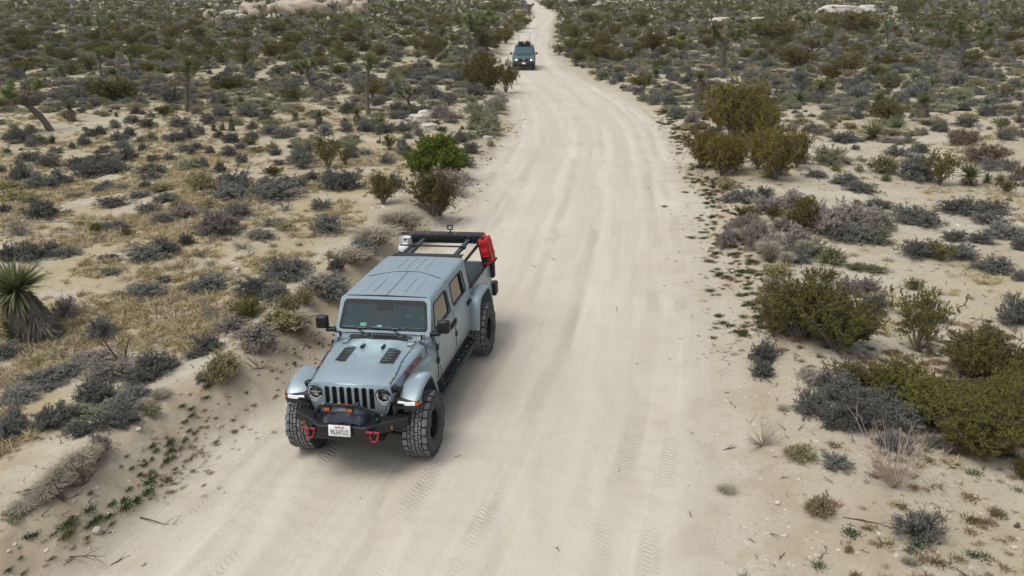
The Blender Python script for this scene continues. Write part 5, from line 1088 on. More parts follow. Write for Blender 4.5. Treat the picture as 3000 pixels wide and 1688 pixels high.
# side panels below the hood, spreading outwards to the door line
b = MB()
for s in (1, -1):
    rings = []
    for x in (-.975, -.90, -.80, -.752, -.744, -.6, -.5, -.40, -.2, .1, .3, .47):
        w_ = .705 - .125 * ((x + .75) / 1.22) if x > -.75 else .705 + (-.75 - x) * .14; zt = (1.318 - .095 * (x + .75) / 1.22) - .165 if x > -.75 else 1.285
        k = float(sst(-.38, -.62, x)); y1 = w_ + .012
        pt = [(y1 + .002, zt), (y1 + (ys(1.12) - .003 - y1) * k * .75, min(1.12, zt - .03)), (y1 + (ys(1.0) - .003 - y1) * k, 1.0), (y1 + (ys(.8) - .003 - y1) * k, .80), (y1 + (ys(.64) - y1) * k, .64 if k > .5 else .9)]
        rings.append([(x, s * y, z) for y, z in pt])
    b.loft(rings, SV, False); b.build('fender_side', truck); b = MB()
b.bm.free()
# cowl
b = MB(); b.loft([[(x, -.73 - dy, z - .09), (x, -.725 - dy, z - .02), (x, -.70 - dy, z), (x, 0, z + .028), (x, .70 + dy, z), (x, .725 + dy, z - .02), (x, .73 + dy, z - .09)] for x, z, dy in ((-.755, 1.322, -.02), (-.80, 1.338, 0), (-.91, 1.362, .012), (-.95, 1.37, .016))], SV, False)
cw = b.build('cowl', truck, 50)
b = MB(); b.plate([(-.775, -.50), (-.775, .50), (-.865, .47), (-.865, -.47)], [], lambda x, y: (x, y, 1.352 + .03 * (1 - abs(y) * 1.4) + (-.775 - x) * .16), MP['plastic'], (0, 0, .010))
for k in range(9): y_ = -.10 + k * .04; b.box((-.82, y_ , 1.398), (.075, .022, .006), DK, Matrix.Rotation(.3, 3, 'Z') @ Matrix.Rotation(.13, 3, 'Y'))
b.build('cowl_vent', cw)
b = MB(); b.tube([(-.915, -.735, 1.372), (-.905, -.66, 1.385), (-.898, 0, 1.402), (-.905, .66, 1.385), (-.915, .735, 1.372)], .008, BK, 6); b.build('cowl_seal', cw)
for y0, y1 in ((-.24, -.60), (.31, -.09)):
    b = MB(); b.sphere((-.85, y0, 1.385), (.10, .17, .05), BK); b.tube([(-.85, y0, 1.40), wsp(y0 - .11, 1.44, .035), wsp(y0 - .18, 1.475, .03)], .009, BK, 6); b.tube([wsp(y1 + .02 - .10, 1.468, .014), wsp(y1 + .34, 1.46, .014)], .010, BK, 6); b.build('wiper', truck)
# hood vents, footman loop bumpers, hinges, latches
for s in (1, -1):
    b = MB(); vz = lambda x, y: 1.2735 - .0737 * (x + .0) + (.006 if abs(y) < .36 else .006 - (abs(y) - .36) * .25) + .012
    def hz(x, y):
        S_ = hood_sec(x); return float(np.interp(y, [p[1] for p in S_], [p[2] for p in S_])) + .006
    outl = rpoly([(-.48, s * .245), (-.48, s * .435), (-.12, s * .43), (-.03, s * .345), (-.13, s * .24)], .04)
    b.loft([[(x, s * y, hz(x, s * y) + .006) for x in (-.48, -.40, -.30, -.20, -.12, -.05)] for y in (.25, .30, .345)] + [[(x, s * y, hz(x, s * y) + .006) for x in (-.475, -.40, -.31, -.22, -.15, -.10)] for y in (.39, .43)], MP['plastic'], False)
    for k in range(5): x_ = -.42 + k * .08; b.box((x_, s * .335, hz(x_, s * .335) + .009), (.020, .13, .006), BK)
    b.build('hood_vent', hood)
    b = MB(); b.box((-.50, s * .155, hz(-.5, .155) + .012), (.13, .04, .035), BK, bev=.012); b.build('hood_bumper', hood)
    b = MB(); b.box((-.70, s * .50, hz(-.7, .5) + .008), (.13, .085, .014), SV, bev=.004); b.box((-.765, s * .50, hz(-.74, .5) + .02), (.03, .11, .03), MP['chrome'] if False else SV, bev=.006); b.build('hood_hinge', hood)
    b = MB(); b.box((.385, s * .598, 1.165), (.10, .05, .10), BK, bev=.012); b.cyl((.40, s * .60, 1.19), (.40, s * .64, 1.17), .045, BK, 14); b.box((.30, s * .64, 1.115), (.14, .07, .025), BK, bev=.008); b.build('hood_latch', hood)
# ---- lettering helper
def text(body_, mtx, size, m, name, parent, extrude=.002, shear=0, spacing=1., bold=0, xs=1.):
    cu = bpy.data.curves.new('lettering', 'FONT'); cu.body = body_; cu.size = size; cu.extrude = extrude; cu.align_x = 'CENTER'; cu.align_y = 'CENTER'; cu.shear = shear; cu.space_character = spacing; cu.offset = bold
    tmp = bpy.data.objects.new('tmp_text', cu); COL.objects.link(tmp); dg = bpy.context.evaluated_depsgraph_get(); me = bpy.data.meshes.new_from_object(tmp.evaluated_get(dg)); bpy.data.objects.remove(tmp)
    me.transform(mtx @ Matrix.Diagonal((xs, 1, 1, 1))); me.materials.clear(); me.materials.append(m); o = link(name, me, parent); return o
def frame(o, ex, ey):
    ex = Vector(ex).normalized(); ey = Vector(ey); ey = (ey - ex * ey.dot(ex)).normalized(); ez = ex.cross(ey); return Matrix(((ex.x, ey.x, ez.x, o[0]), (ex.y, ey.y, ez.y, o[1]), (ex.z, ey.z, ez.z, o[2]), (0, 0, 0, 1)))
for s in (1, -1):
    ex = Vector((-.778, .082 * s, .040)) * s; c = Vector((-.25, s * .665, 1.204)); M1 = frame(c, ex, (0, -.12 * s, 1))
    text('RUBICON', Matrix.Translation(M1.to_3x3() @ Vector((0, 0, .017))) @ M1, .112, MP['decal'], 'lettering', hood, .002, .25, 1.06, .004, 1.12)
# ---- grille
b = MB(); gout = rpoly([(-.575, 1.228), (.575, 1.228), (.60, 1.10), (.53, .86), (.47, .79), (-.47, .79), (-.53, .86), (-.60, 1.10)], .05)
slots = [rrect(-.345 + k * .105 + .0, .885, -.345 + k * .105 + .070, 1.198, .028, 4) for k in range(7)]
lamps = [[(s * .485 + .108 * math.cos(a), 1.098 + .108 * math.sin(a)) for a in [2 * math.pi * i / 28 for i in range(28)]] for s in (1, -1)]
def gx(y, z): return .492 + .018 * (1 - (y / .6) ** 2) - (.035 * (z - 1.12) / .1 if z > 1.12 else 0) - (0 if z > .9 else (.9 - z) * .25)
b.plate(gout, slots + lamps, lambda y, z: (gx(y, z), y, z), SV, (-.03, 0, 0))
gr = b.build('grille', truck, 40, .006)
b = MB(); b.box((.455, 0, 1.0), (.012, .90, .42), DK)
for k in range(7):
    for j in range(11): b.box((.464, -.311 + k * .105, .90 + j * .027), (.006, .062, .006), BK)
b.build('grille_mesh', gr)
for s in (1, -1):
    b = MB(); yc, zc = s * .485, 1.098; x0 = gx(yc, zc); N = 28; cir = lambda r_, x: [(x, yc + r_ * math.cos(2 * math.pi * i / N), zc + r_ * math.sin(2 * math.pi * i / N)) for i in range(N)]
    b.loft([cir(.108, x0 - .002), cir(.104, x0 - .05), cir(.10, x0 - .05)], BK); b.loft([cir(.112, x0 + .001), cir(.119, x0 + .008), cir(.122, x0 - .004)], SV)
    b.loft([cir(.103, x0 - .03), cir(.089, x0 - .012), cir(.082, x0 - .03)], MP['lens']); b.loft([cir(.082, x0 - .03), cir(.04, x0 - .055), cir(.002, x0 - .06)], MP['lens'])
    b.box((x0 - .03, yc, zc + .01), (.03, .15, .012), MP['chrome']); b.sphere((x0 - .04, yc, zc - .035), (.04, .07, .05), MP['chrome']); b.sphere((x0 - .04, yc, zc + .045), (.04, .09, .04), DK)
    o = b.build('headlight', gr, 40)
    c = MB(); c.tube([(x0 - .008, yc + .092 * math.cos(a), zc + .092 * math.sin(a)) for a in [R(q) for q in range(150 if s > 0 else 120, 361 if s > 0 else 331, 14)]], .006, MP['lit'], 6); c.build('running_light', o)
    c = MB(); c.loft([cir(.100, x0 - .012), cir(.06, x0 + .006), cir(.001, x0 + .010)], MP['lampglass']); c.build('lens', o)
# ---- flares
def flare(path, s, m, yi=.66, yo=.955, name='fender_flare'):
    b = MB(); rings = []
    P = [Vector(p) for p in path]
    for i, p in enumerate(P):
        t = (P[min(i + 1, len(P) - 1)] - P[max(i - 1, 0)]).normalized(); n = Vector((t.y, -t.x)); 
        if n.y < 0 and abs(n.y) > .3: n = -n
        cen = Vector((sum(q.x for q in P) / len(P), .6)); 
        if (p - cen).dot(n) < 0: n = -n
        f = lambda y, o: (p.x + n.x * o, s * y, p.y + n.y * o)
        rings.append([f(yi, -.05 if yi < .7 else -.01), f(yi + .05, -.03 if yi < .7 else 0), f(yo - .06, .0), f(yo - .02, -.008), f(yo, -.028), f(yo, -.062), f(yo - .03, -.066), f(yo - .04, -.03), f(yi, -.065 if yi < .7 else -.035)])
    b.loft(rings, m, True, True, True); return b.build(name, truck, 50)
FP = [(.455, 1.035), (.40, 1.08), (.30, 1.13), (.18, 1.168), (.05, 1.182), (-.12, 1.186), (-.20, 1.165), (-.27, 1.10), (-.34, 1.00), (-.42, .86), (-.50, .68), (-.515, .62)]
RP = [(-2.90, .66), (-2.925, .80), (-2.97, .98), (-3.04, 1.11), (-3.14, 1.195), (-3.28, 1.225), (-3.62, 1.23), (-3.78, 1.20), (-3.90, 1.12), (-4.0, .98), (-4.07, .82), (-4.10, .68)]
for s in (1, -1):
    o = flare(FP, s, SV); flare(RP, s, SV, .74, .965)
    b = MB(); b.loft([rr_ for rr_ in [[(.455 + .0, s * y, z) for y, z in ((.63, 1.032), (.955, 1.032), (.955, .965), (.93, .90), (.63, .90))], [(.30, s * y, z) for y, z in ((.63, 1.06), (.945, 1.06), (.945, .99), (.92, .92), (.63, .92))]]], MP['plastic'], True, True, True); b.box((.44, s * .79, .925), (.05, .30, .05), MP['plastic'], bev=.01); tr = b.build('flare_trim', o, 30, .008)
    b = MB(); b.loft([[(x, s * y, z) for x, y, z in ((.462, .67, zq), (.468, .80, zq), (.455, .905, zq), (.43, .925, zq))] for zq in (1.022, .972)] , MP['lit'], False); b.loft([[(.455, s * .67, zq), (.475, s * .80, zq), (.462, s * .905, zq)] for zq in (1.024, .970)], MP['lit'], False)
    b.box((.466, s * .785, 1.0), (.012, .24, .030), MP['lit'], bev=.004); b.build('running_light', tr)
    b = MB(); b.loft([[(.470, s * .905, zq), (.462, s * .945, zq), (.43, s * .966, zq), (.36, s * .968, zq + .02)] for zq in (1.03, .972)], MP['amber'], False); b.build('turn_signal', tr)
# ---- bed
b = MB()
for s in (1, -1):
    arch = [(-2.95 - .0, .60)]; outer = [(-3.19, 1.05), (-3.19, 1.335), (-4.70, 1.335), (-4.72, 1.0), (-4.72, .66), (-4.10, .66), (-4.05, .85), (-3.95, 1.02), (-3.80, 1.14), (-3.60, 1.18), (-3.30, 1.16)]
    b.plate(outer, [], lambda x, z: (x, s * (.802 - max(0, z - 1.25) * .15), z), SV, (0, -s * .03, 0))
    b.box((-3.95, s * .70, 1.0), (1.5, .05, .60), MP['liner']); b.box((-3.95, s * .755, 1.335), (1.52, .09, .03), BK, bev=.008)
    for z in (1.05, 1.15, 1.25): b.box((-3.95, s * .668, z), (1.45, .02, .02), MP['liner'])
    b.box((-4.70, s * .75, 1.0), (.05, .10, .68), SV)
b.box((-3.95, 0, .86), (1.5, 1.44, .03), MP['liner']); b.box((-3.20, 0, 1.1), (.03, 1.44, .50), MP['liner']); b.box((-4.71, 0, 1.02), (.06, 1.42, .60), SV, bev=.01)
for k in range(11): b.box((-3.95, -.6 + k * .12, .88), (1.46, .05, .014), MP['liner'])
for s in (1, -1): b.box((-3.6, s * .58, .98), (.75, .22, .24), MP['liner'], bev=.03)
bed = b.build('cargo_bed', truck, 40, .004)
for s in (1, -1):
    b = MB(); b.box((-4.69, s * .835, 1.17), (.12, .075, .31), MP['plastic'], bev=.02); b.box((-4.755, s * .83, 1.17), (.02, .06, .26), MP['tail']); b.build('tail_light', bed)
b = MB(); b.box((-4.86, 0, .69), (.16, 1.50, .17), MP['steel'], bev=.02)
for s in (1, -1): b.box((-4.80, s * .82, .76), (.22, .12, .26), MP['steel'], bev=.03)
b.build('rear_bumper', truck)
b = MB()
for s in (1, -1): b.box((.40 - .95, s * .80, .50), (.02, .02, .02), BK)
# ---- side steps
for s in (1, -1):
    b = MB(); b.tube([(-.62, s * .80, .50), (-.70, s * .90, .485), (-2.80, s * .90, .485), (-2.88, s * .80, .50)], .038, MP['steel'], 10); b.tube([(-.66, s * .74, .53), (-2.84, s * .74, .53)], .03, MP['steel'], 8); b.box((-1.75, s * .82, .515), (2.1, .10, .012), MP['steel'])
    for k in range(4): b.box((-.9 - k * .58, s * .70, .52), (.06, .36, .04), MP['steel'])
    b.build('side_step', truck)
# ---- front bumper
tw = [(.34, -.80), (.50, -.80), (.655, -.57), (.70, -.50), (.79, -.40), (.845, -.34), (.845, .34), (.79, .40), (.70, .50), (.655, .57), (.50, .80), (.34, .80), (.40, .62), (.46, .50), (.46, -.50), (.40, -.62)]
b = MB(); b.loft([[(x + dx, y * k, z) for x, y in tw] for z, dx, k in ((.805, -.012, .985), (.79, 0, 1), (.70, .012, 1), (.635, -.02, .93))], MP['steel'], True, True, True)
b.box((.80, 0, .645), (.10, .84, .09), MP['steel'], bev=.01)
bump = b.build('front_bumper', truck, 30, .005)
b = MB(); b.tube([(.66, -.45, .80), (.70, -.41, .92), (.755, -.30, 1.04), (.775, -.20, 1.075), (.78, 0, 1.08), (.775, .20, 1.075), (.755, .30, 1.04), (.70, .41, .92), (.66, .45, .80)], .027, MP['steel'], 10)
for s in (1, -1): b.tube([(.755, s * .30, 1.04), (.56, s * .43, .84)], .02, MP['steel'], 8)
b.build('bumper_hoop', bump)
b = MB()
rings = []
for k, (x, w_, h) in enumerate(((.50, .20, .06), (.54, .28, .15), (.62, .315, .20), (.70, .31, .185), (.765, .285, .12), (.80, .25, .03))):
    rings.append([(x + .012 * math.sin(i * 1.7 + k), w_ * math.cos(math.pi * i / 14), .80 + h * math.sin(math.pi * i / 14) ** .6 * (1 + .05 * math.sin(i * 2.1 + k * 1.3))) for i in range(15)])
b.loft(rings, MP['vinyl'], False); b.build('winch_cover', bump, 80)
for y_, z_, nm in ((-.185, 1.03, 'hoop_light'), (.13, 1.03, 'hoop_light')):
    b = MB(); b.box((.79, y_, z_), (.05, .10, .066), BK, bev=.012); b.box((.818, y_, z_), (.012, .076, .046), MP['amber'], bev=.008); b.cyl((.785, y_, z_ + .03), (.78, y_, z_ + .06), .012, BK, 8); b.build(nm, bump)
for s in (1, -1):
    b = MB(); yy = s * .60; xx = .625; q = Matrix.Rotation(-s * .62, 3, 'Z'); b.box((xx, yy, .722), (.03, .085, .085), BK, q, bev=.01); b.box((xx + .014, yy + s * .008, .722), (.02, .07, .07), MP['yellow'], q, bev=.01); b.build('fog_light', bump)
    b = MB(); yc = s * .445; b.box((.80, yc, .715), (.12, .03, .09), MP['steel'], bev=.01)
    b.tube([(.835, yc - .05, .745), (.845, yc - .052, .70), (.865, yc - .045, .655), (.87, yc - .02, .625), (.87, yc + .02, .625), (.865, yc + .045, .655), (.845, yc + .052, .70), (.835, yc + .05, .745)], .013, MP['redsteel'], 8); b.cyl((.84, yc - .085, .74), (.84, yc + .07, .74), .017, MP['redsteel'], 10); b.box((.84, yc - .095, .74), (.035, .03, .045), MP['redsteel'], bev=.006); b.build('shackle', bump)
b = MB(); b.box((.865, -.01, .775), (.03, .33, .16), BK, bev=.01); b.build('plate_holder', bump)
rp = Matrix.Rotation(-.18, 3, 'Y')
b = MB(); b.box((.892, -.01, .768), (.004, .305, .152), MP['plate'], rp, bev=.0015); pl = b.build('number_plate', bump)
MPl = frame((.8955, -.01, .765), (0, 1, 0), (-.18, 0, 1))
T_ = lambda dx, dy, dz=.002: Matrix.Translation(MPl.to_3x3() @ Vector((dx, dy, dz))) @ MPl
text('96247U2', T_(0, -.018), .098, MP['ink'], 'plate_lettering', pl, .0006, 0, 1.05, .0, .66); text('California', T_(0, .050), .036, MP['script'], 'plate_script', pl, .0006, .35, 1., .0006)
# ---- mirrors
for s in (1, -1):
    b = MB(); c = (-.93, s * .945, 1.535); b.box(c, (.12, .185, .20), BK, bev=.035); b.box((-.93, s * .81, 1.42), (.10, .16, .055), BK, bev=.015); b.box((-.985, s * .945, 1.54), (.012, .155, .165), MP['lens']); b.build('mirror', truck, 50)
    b = MB(); b.cyl((-.735, s * .625, 1.345), (-.74, s * .625, 1.40), .012, BK, 8); b.box((-.745, s * .625, 1.425), (.07, .085, .085), BK, bev=.01); b.box((-.705, s * .625, 1.425), (.012, .068, .068), MP['lens'], bev=.006); b.box((-.76, s * .69, 1.40), (.02, .10, .012), BK)
    for i in (-1, 1):
        for j in (-1, 1): b.sphere((-.70, s * .625 + i * .016, 1.425 + j * .016), (.012, .026, .026), MP['white'])
    b.build('pod_light', truck)
b = MB(); b.tube([(-.62, .725, 1.30), (-.68, .73, 1.55), (-.78, .735, 1.95)], .0025, BK, 5); b.build('antenna', truck)
# ---- cab interior
b = MB(); b.box((-1.12, 0, 1.22), (.34, 1.36, .20), MP['seat'], bev=.03); b.box((-1.20, 0, 1.0), (.25, 1.36, .4), DK)
b.build('dashboard', truck)
for y_ in (.37, -.37):
    b = MB(); b.box((-1.78, y_, .98), (.52, .50, .16), MP['seat'], bev=.04); b.box((-2.06, y_, 1.27), (.14, .48, .58), MP['seat'], Matrix.Rotation(-.25, 3, 'Y'), bev=.04); b.box((-2.14, y_, 1.62), (.10, .26, .17), MP['seat'], bev=.03); b.build('seat', truck)
b = MB(); b.box((-2.65, 0, .98), (.5, 1.3, .16), MP['seat'], bev=.04); b.box((-2.95, 0, 1.3), (.12, 1.3, .62), MP['seat'], bev=.04); b.build('rear_seat', truck)
b = MB()
for s in (1, -1): b.tube([(-1.18, s * .63, 1.40), (-1.34, s * .61, 1.76), (-2.1, s * .61, 1.80), (-3.05, s * .60, 1.78)], .032, BK, 8); b.tube([(-2.12, s * .64, .9), (-2.12, s * .61, 1.8)], .032, BK, 8)
b.tube([(-2.12, -.61, 1.8), (-2.12, .61, 1.8)], .032, BK, 8); b.build('roll_cage', truck)
b = MB(); N = 24; cs = Vector((-1.38, .37, 1.33)); ax_u = Vector((-.42, 0, .90)).normalized()
rg = [cs + Vector((0, 1, 0)) * .19 * math.cos(a) + ax_u * .19 * math.sin(a) for a in [2 * math.pi * i / N for i in range(N + 1)]]; b.tube(rg, .015, BK, 8); b.tube([cs - Vector((0, .18, 0)), cs + Vector((0, .18, 0))], .018, BK); b.cyl(cs, cs + Vector((.2, 0, -.09)), .03, BK); b.build('steering_wheel', truck)
b = MB(); b.box(wsp(0, 1.70, -.12), (.03, .24, .06), BK, bev=.01); b.build('rear_view_mirror', truck)
# ---- bed rack
b = MB(); st_ = MP['steel']
b.box((-3.29, 0, 1.80), (.06, 1.24, .09), st_, bev=.008); b.box((-3.36, 0, 1.845), (.16, 1.24, .015), st_)
for k in range(8): b.sphere((-3.258, -.52 + k * .148, 1.80), (.008, .014, .014), MP['white'], 1)
b.box((-4.66, 0, 1.86), (.25, 1.36, .035), MP['black'], bev=.012); b.box((-4.54, 0, 1.80), (.05, 1.34, .15), st_, bev=.008)
for s in (1, -1):
    b.box((-3.95, s * .43, 1.785), (1.25, .075, .05), MP['liner'], bev=.006)
    for x_, tx in ((-3.30, -3.26), (-4.56, -4.62)):
        b.loft([[(x_ + dx, s * (.60 + dy), 1.80) for dx, dy in ((-.05, -.02), (.05, -.02), (.05, .02), (-.05, .02))], [(tx + dx, s * (.74 + dy), 1.34) for dx, dy in ((-.08, -.02), (.08, -.02), (.08, .02), (-.08, .02))]], st_, True, True, True)
    b.box((-3.95, s * .62, 1.71), (1.3, .03, .05), st_)
    b.sphere((-4.0, s * .47, 1.80), (.22, .10, .07), BK)
b.tube([(-3.93, .50, 1.84), (-3.95, -.70, 1.84)], .016, MP['steel'], 8)
rk = b.build('bed_rack', truck, 30)
b = MB(); 
for a0, a1 in (((-.045, 0), (-.045, .075)), ((.045, 0), (.045, .075)), ((-.045, 0), (.045, 0)), ((-.045, .075), (.045, .075))): b.box((-4.78, .02 + (a0[0] + a1[0]) / 2, 1.92 + (a0[1] + a1[1]) / 2), (.03, abs(a0[0] - a1[0]) + .014, abs(a0[1] - a1[1]) + .014), BK)
b.box((-4.78, .02, 1.89), (.02, .02, .05), BK); b.build('rack_light', rk)
# ---- things carried
can = empty('fuel_can', TM @ Matrix.Translation((-4.42, .80, 1.64)) @ Matrix.Rotation(.18, 4, 'X'))
tag(can, 'tall red fuel can strapped upright on the truck bed side rack', 'fuel can')
b = MB(); b.box((0, 0, 0), (.34, .17, .48), MP['red'], bev=.03)
for z in (-.12, .02, .16): b.box((.172, 0, z), (.012, .13, .09), MP['red'], bev=.004)
for x_ in (-.09, .09): b.box((x_, .088, -.02), (.12, .012, .36), MP['red'], bev=.004)
b.build('can_body', can); b = MB(); b.tube([(-.12, 0, .235), (-.11, 0, .285), (.02, 0, .285), (.03, 0, .235)], .016, MP['red'], 8); b.build('handle', can); b = MB(); b.cyl((.11, 0, .23), (.11, 0, .275), .035, BK, 14); b.build('cap', can)
b = MB(); b.box((.17, -.01, -.13), (.035, .12, .10), BK, bev=.01); b.box((0, 0, -.10), (.36, .185, .03), BK); b.build('strap', can)
b = MB(); b.box((-.05, -.09, -.02), (.4, .02, .5), MP['steel']); b.box((-.05, .0, -.245), (.4, .2, .02), MP['steel']); b.build('bracket', can)
tk = empty('propane_tank', TM @ Matrix.Translation((-4.40, -.755, 1.585)))
tag(tk, 'white propane tank with collar handle strapped to the truck bed rack', 'propane tank')
b = MB(); pr = [(.0, -.17), (.10, -.165), (.138, -.12), (.145, -.05), (.145, .06), (.135, .115), (.095, .155), (.0, .17)]
b.loft([[(r_ * math.cos(a), r_ * math.sin(a), z) for r_, z in pr] for a in [2 * math.pi * i / 28 for i in range(29)]], MP['white'], False); b.build('tank_body', tk, 60)
b = MB(); b.loft([[(r_ * math.cos(a), r_ * math.sin(a), z) for r_, z in ((.10, .13), (.10, .27), (.107, .275), (.107, .13))] for a in [R(40) + R(280) * i / 20 for i in range(21)]], MP['white'], False); b.build('collar', tk, 60)
b = MB(); b.cyl((0, 0, .16), (0, 0, .235), .022, MP['chrome'], 12); b.cyl((0, 0, .225), (0, 0, .24), .035, BK, 12); b.build('valve', tk)
b = MB(); b.loft([[(r_ * math.cos(a), r_ * math.sin(a), z) for r_, z in ((.148, -.01), (.148, .03))] for a in [2 * math.pi * i / 28 for i in range(29)]], BK, False); b.box((.13, .05, .01), (.06, .10, .10), BK, bev=.01); b.build('strap', tk)
# ---- strings of coloured lights
BULB = [mat('bulb_' + n, c, .3, emit=.1) for n, c in (('blue', (.02,.10,.55)), ('purple', (.30,.08,.50)), ('green', (.01,.28,.22)), ('yellow', (.60,.50,.05)), ('red', (.55,.03,.03)))]
def lights(path, n, lb, seed, off=.03):
    rr = random.Random(seed); root = empty('string_lights', TM.copy()); tag(root, lb, 'string lights'); P = [Vector(p) for p in path]; b = MB()
    L_ = [0]; 
    for a, c in zip(P, P[1:]): L_.append(L_[-1] + (c - a).length)
    def at(t): d = t * L_[-1]; i = min(len(P) - 2, int(np.searchsorted(L_, d)) - 1 if d > 0 else 0); return P[i].lerp(P[i + 1], (d - L_[i]) / max(1e-6, L_[i + 1] - L_[i]))
    m = max(8, int(L_[-1] / .05)); W_ = [at(i / m) + Vector((rr.uniform(-1, 1), rr.uniform(-1, 1), rr.uniform(0, 1))) * .006 for i in range(m + 1)]; b.tube(W_, .0045, MP['wire'], 5); b.build('cable', root)
    for i in range(n):
        p = at((i + .5) / n); d = Vector((rr.uniform(-1, 1), rr.uniform(-1, 1), rr.uniform(.0, .6))).normalized(); q = MB(); q.cyl(p, p + d * .018, .006, MP['wire'], 6); q.cyl(p + d * .018, p + d * .052, .0085, BULB[rr.randrange(5)], 8, r2=.002); q.build('bulb', root)
hz2 = lambda x, y: float(np.interp(y, [p[1] for p in hood_sec(x)], [p[2] for p in hood_sec(x)])) + .006
lights([(-.72, .60, 1.36)] + [(x, .545 + .02 * math.sin(x * 7) - .0 * x, hz2(x, .545)) for x in (-.6, -.45, -.3, -.15, 0, .15, .3, .38)] + [(.43, .55, 1.19), (.505, .55, 1.14), (.515, .56, 1.02), (.51, .50, .87), (.60, .44, .83)], 16, 'string of coloured bulbs along the hood edge beside the red lettering', 1)
lights([(-.72, -.60, 1.36)] + [(x, -(.70 - .125 * ((x + .75) / 1.22)) + .02, hz2(x, -(.68 - .125 * ((x + .75) / 1.22)))) for x in (-.6, -.4, -.2, 0, .2, .38)] + [(.46, -.58, 1.17), (.505, -.57, 1.02), (.50, -.52, .86), (.62, -.47, .83)], 12, 'string of coloured bulbs along the hood edge away from the lettering', 2)
lights([(.68, -.46, .86), (.73, -.36, 1.0), (.80, -.22, 1.10), (.81, 0, 1.11), (.80, .22, 1.10), (.76, .32, 1.03), (.72, .42, .90), (.74, .45, .83)], 14, 'string of coloured bulbs wound round the bumper hoop', 3)
lights([(-.72, .63, 1.36), (-.80, .80, 1.25), (-.93, .845, 1.18), (-.90, .84, 1.0), (-.93, .86, .88), (-1.0, .84, .66), (-.95, .86, .55), (-1.6, .88, .53), (-2.2, .86, .53), (-2.7, .87, .55)], 16, 'string of coloured bulbs trailing down the door hinges to the side step', 4)
lights([(-3.2, .82, 1.36), (-3.1, .80, .98), (-3.03, .83, .70), (-2.9, .82, .60)], 4, 'string of coloured bulbs hanging down behind the rear door', 5)
lights([(-4.50, -.60, 1.90), (-4.5, -.2, 1.895), (-4.52, .2, 1.89), (-4.5, .45, 1.87), (-4.2, .48, 1.83), (-4.3, .62, 1.78), (-4.4, .72, 1.86)], 10, 'string of coloured bulbs over the rear bar of the bed rack', 6)
# ---- people in the cab
def person(name_lb, M_, joints, edges_, rad, parts, shirt):
    root = empty('person', M_); tag(root, name_lb, 'person')
    me = bpy.data.meshes.new('body'); me.from_pydata([Vector(j) for j in joints], edges_, []); o = link('body', me, root)
    sk = o.modifiers.new('skin', 'SKIN'); sk.use_smooth_shade = True
    for v, r_ in zip(me.skin_vertices[0].data, rad): v.radius = (r_, r_)
    me.skin_vertices[0].data[0].use_root = True
    ss = o.modifiers.new('sub', 'SUBSURF'); ss.levels = ss.render_levels = 2; me.materials.append(shirt)
    for fn in parts: fn(root)
    return root
def head(c, hairm):
    def f(root):
        b = MB(); b.sphere(c, (.20, .155, .235), MP['skin'], 3); c2 = Vector(c); b.sphere(c2 + Vector((.10, 0, -.01)), (.045, .03, .05), MP['skin'], 2); b.box(c2 + Vector((.088, 0, -.06)), (.02, .055, .012), MP['redsteel'], bev=.004)
        for s in (1, -1): b.sphere(c2 + Vector((.088, s * .034, .02)), (.02, .028, .016), MP['dark'], 2); b.sphere(c2 + Vector((0, s * .08, 0)), (.04, .02, .06), MP['skin'], 2)
        b.build('head', root, 60); b = MB(); b.sphere(c2 + Vector((-.022, 0, .035)), (.215, .175, .215), hairm, 3); b.build('hair', root, 60)
    return f
def hand(c, d, n_=1):
    def f(root):
        b = MB(); c2 = Vector(c); b.sphere(c2, (.09, .085, .035), MP['skin'], 2)
        for i, l in enumerate((.062, .075, .07, .055)): y = -.032 + i * .021; b.tube([c2 + Vector((.03, y, .008)), c2 + Vector((.03 + l * .55, y, .012)), c2 + Vector((.03 + l * .85, y, -.015)), c2 + Vector((.03 + l * .7, y, -.035))], [.010, .009, .008, .006], MP['skin'], 7)
        b.tube([c2 + Vector((-.01, -.04 * n_, 0)), c2 + Vector((.02, -.062 * n_, -.01)), c2 + Vector((.045, -.06 * n_, -.025))], [.011, .010, .008], MP['skin'], 7); b.build('hand', root, 60)
    return f
def seated(yc, lb, shirt, hl, hr, pants=None):
    J = [(-1.88, yc, 1.08), (-1.92, yc, 1.25), (-1.95, yc, 1.42), (-1.95, yc, 1.50), (-1.94, yc + .19, 1.44), (-1.80, yc + .25, 1.24), (hl[0] - .06, hl[1], hl[2] - .01), (-1.94, yc - .19, 1.44), (-1.80, yc - .25, 1.24), (hr[0] - .06, hr[1], hr[2] - .01), (-1.5, yc + .10, 1.12), (-1.42, yc + .1, .80), (-1.5, yc - .10, 1.12), (-1.42, yc - .1, .80)]
    E_ = [(0, 1), (1, 2), (2, 3), (2, 4), (4, 5), (5, 6), (2, 7), (7, 8), (8, 9), (0, 10), (10, 11), (0, 12), (12, 13)]; rd = [.15, .155, .14, .06, .07, .05, .032, .07, .05, .032, .085, .06, .085, .06]
    return person(lb, TM.copy(), J, E_, rd, [head((-1.93, yc, 1.635), MP['hair']), hand(hl, 1, 1), hand(hr, 1, -1)], shirt)
seated(.37, 'driver in a dark jacket with a hand on top of the steering wheel', MP['grey'], (-1.44, .50, 1.47), (-1.40, .27, 1.51))
seated(-.37, 'passenger in a red checked shirt behind the windscreen', MP['shirt'], (-1.62, -.25, 1.20), (-1.62, -.48, 1.20))

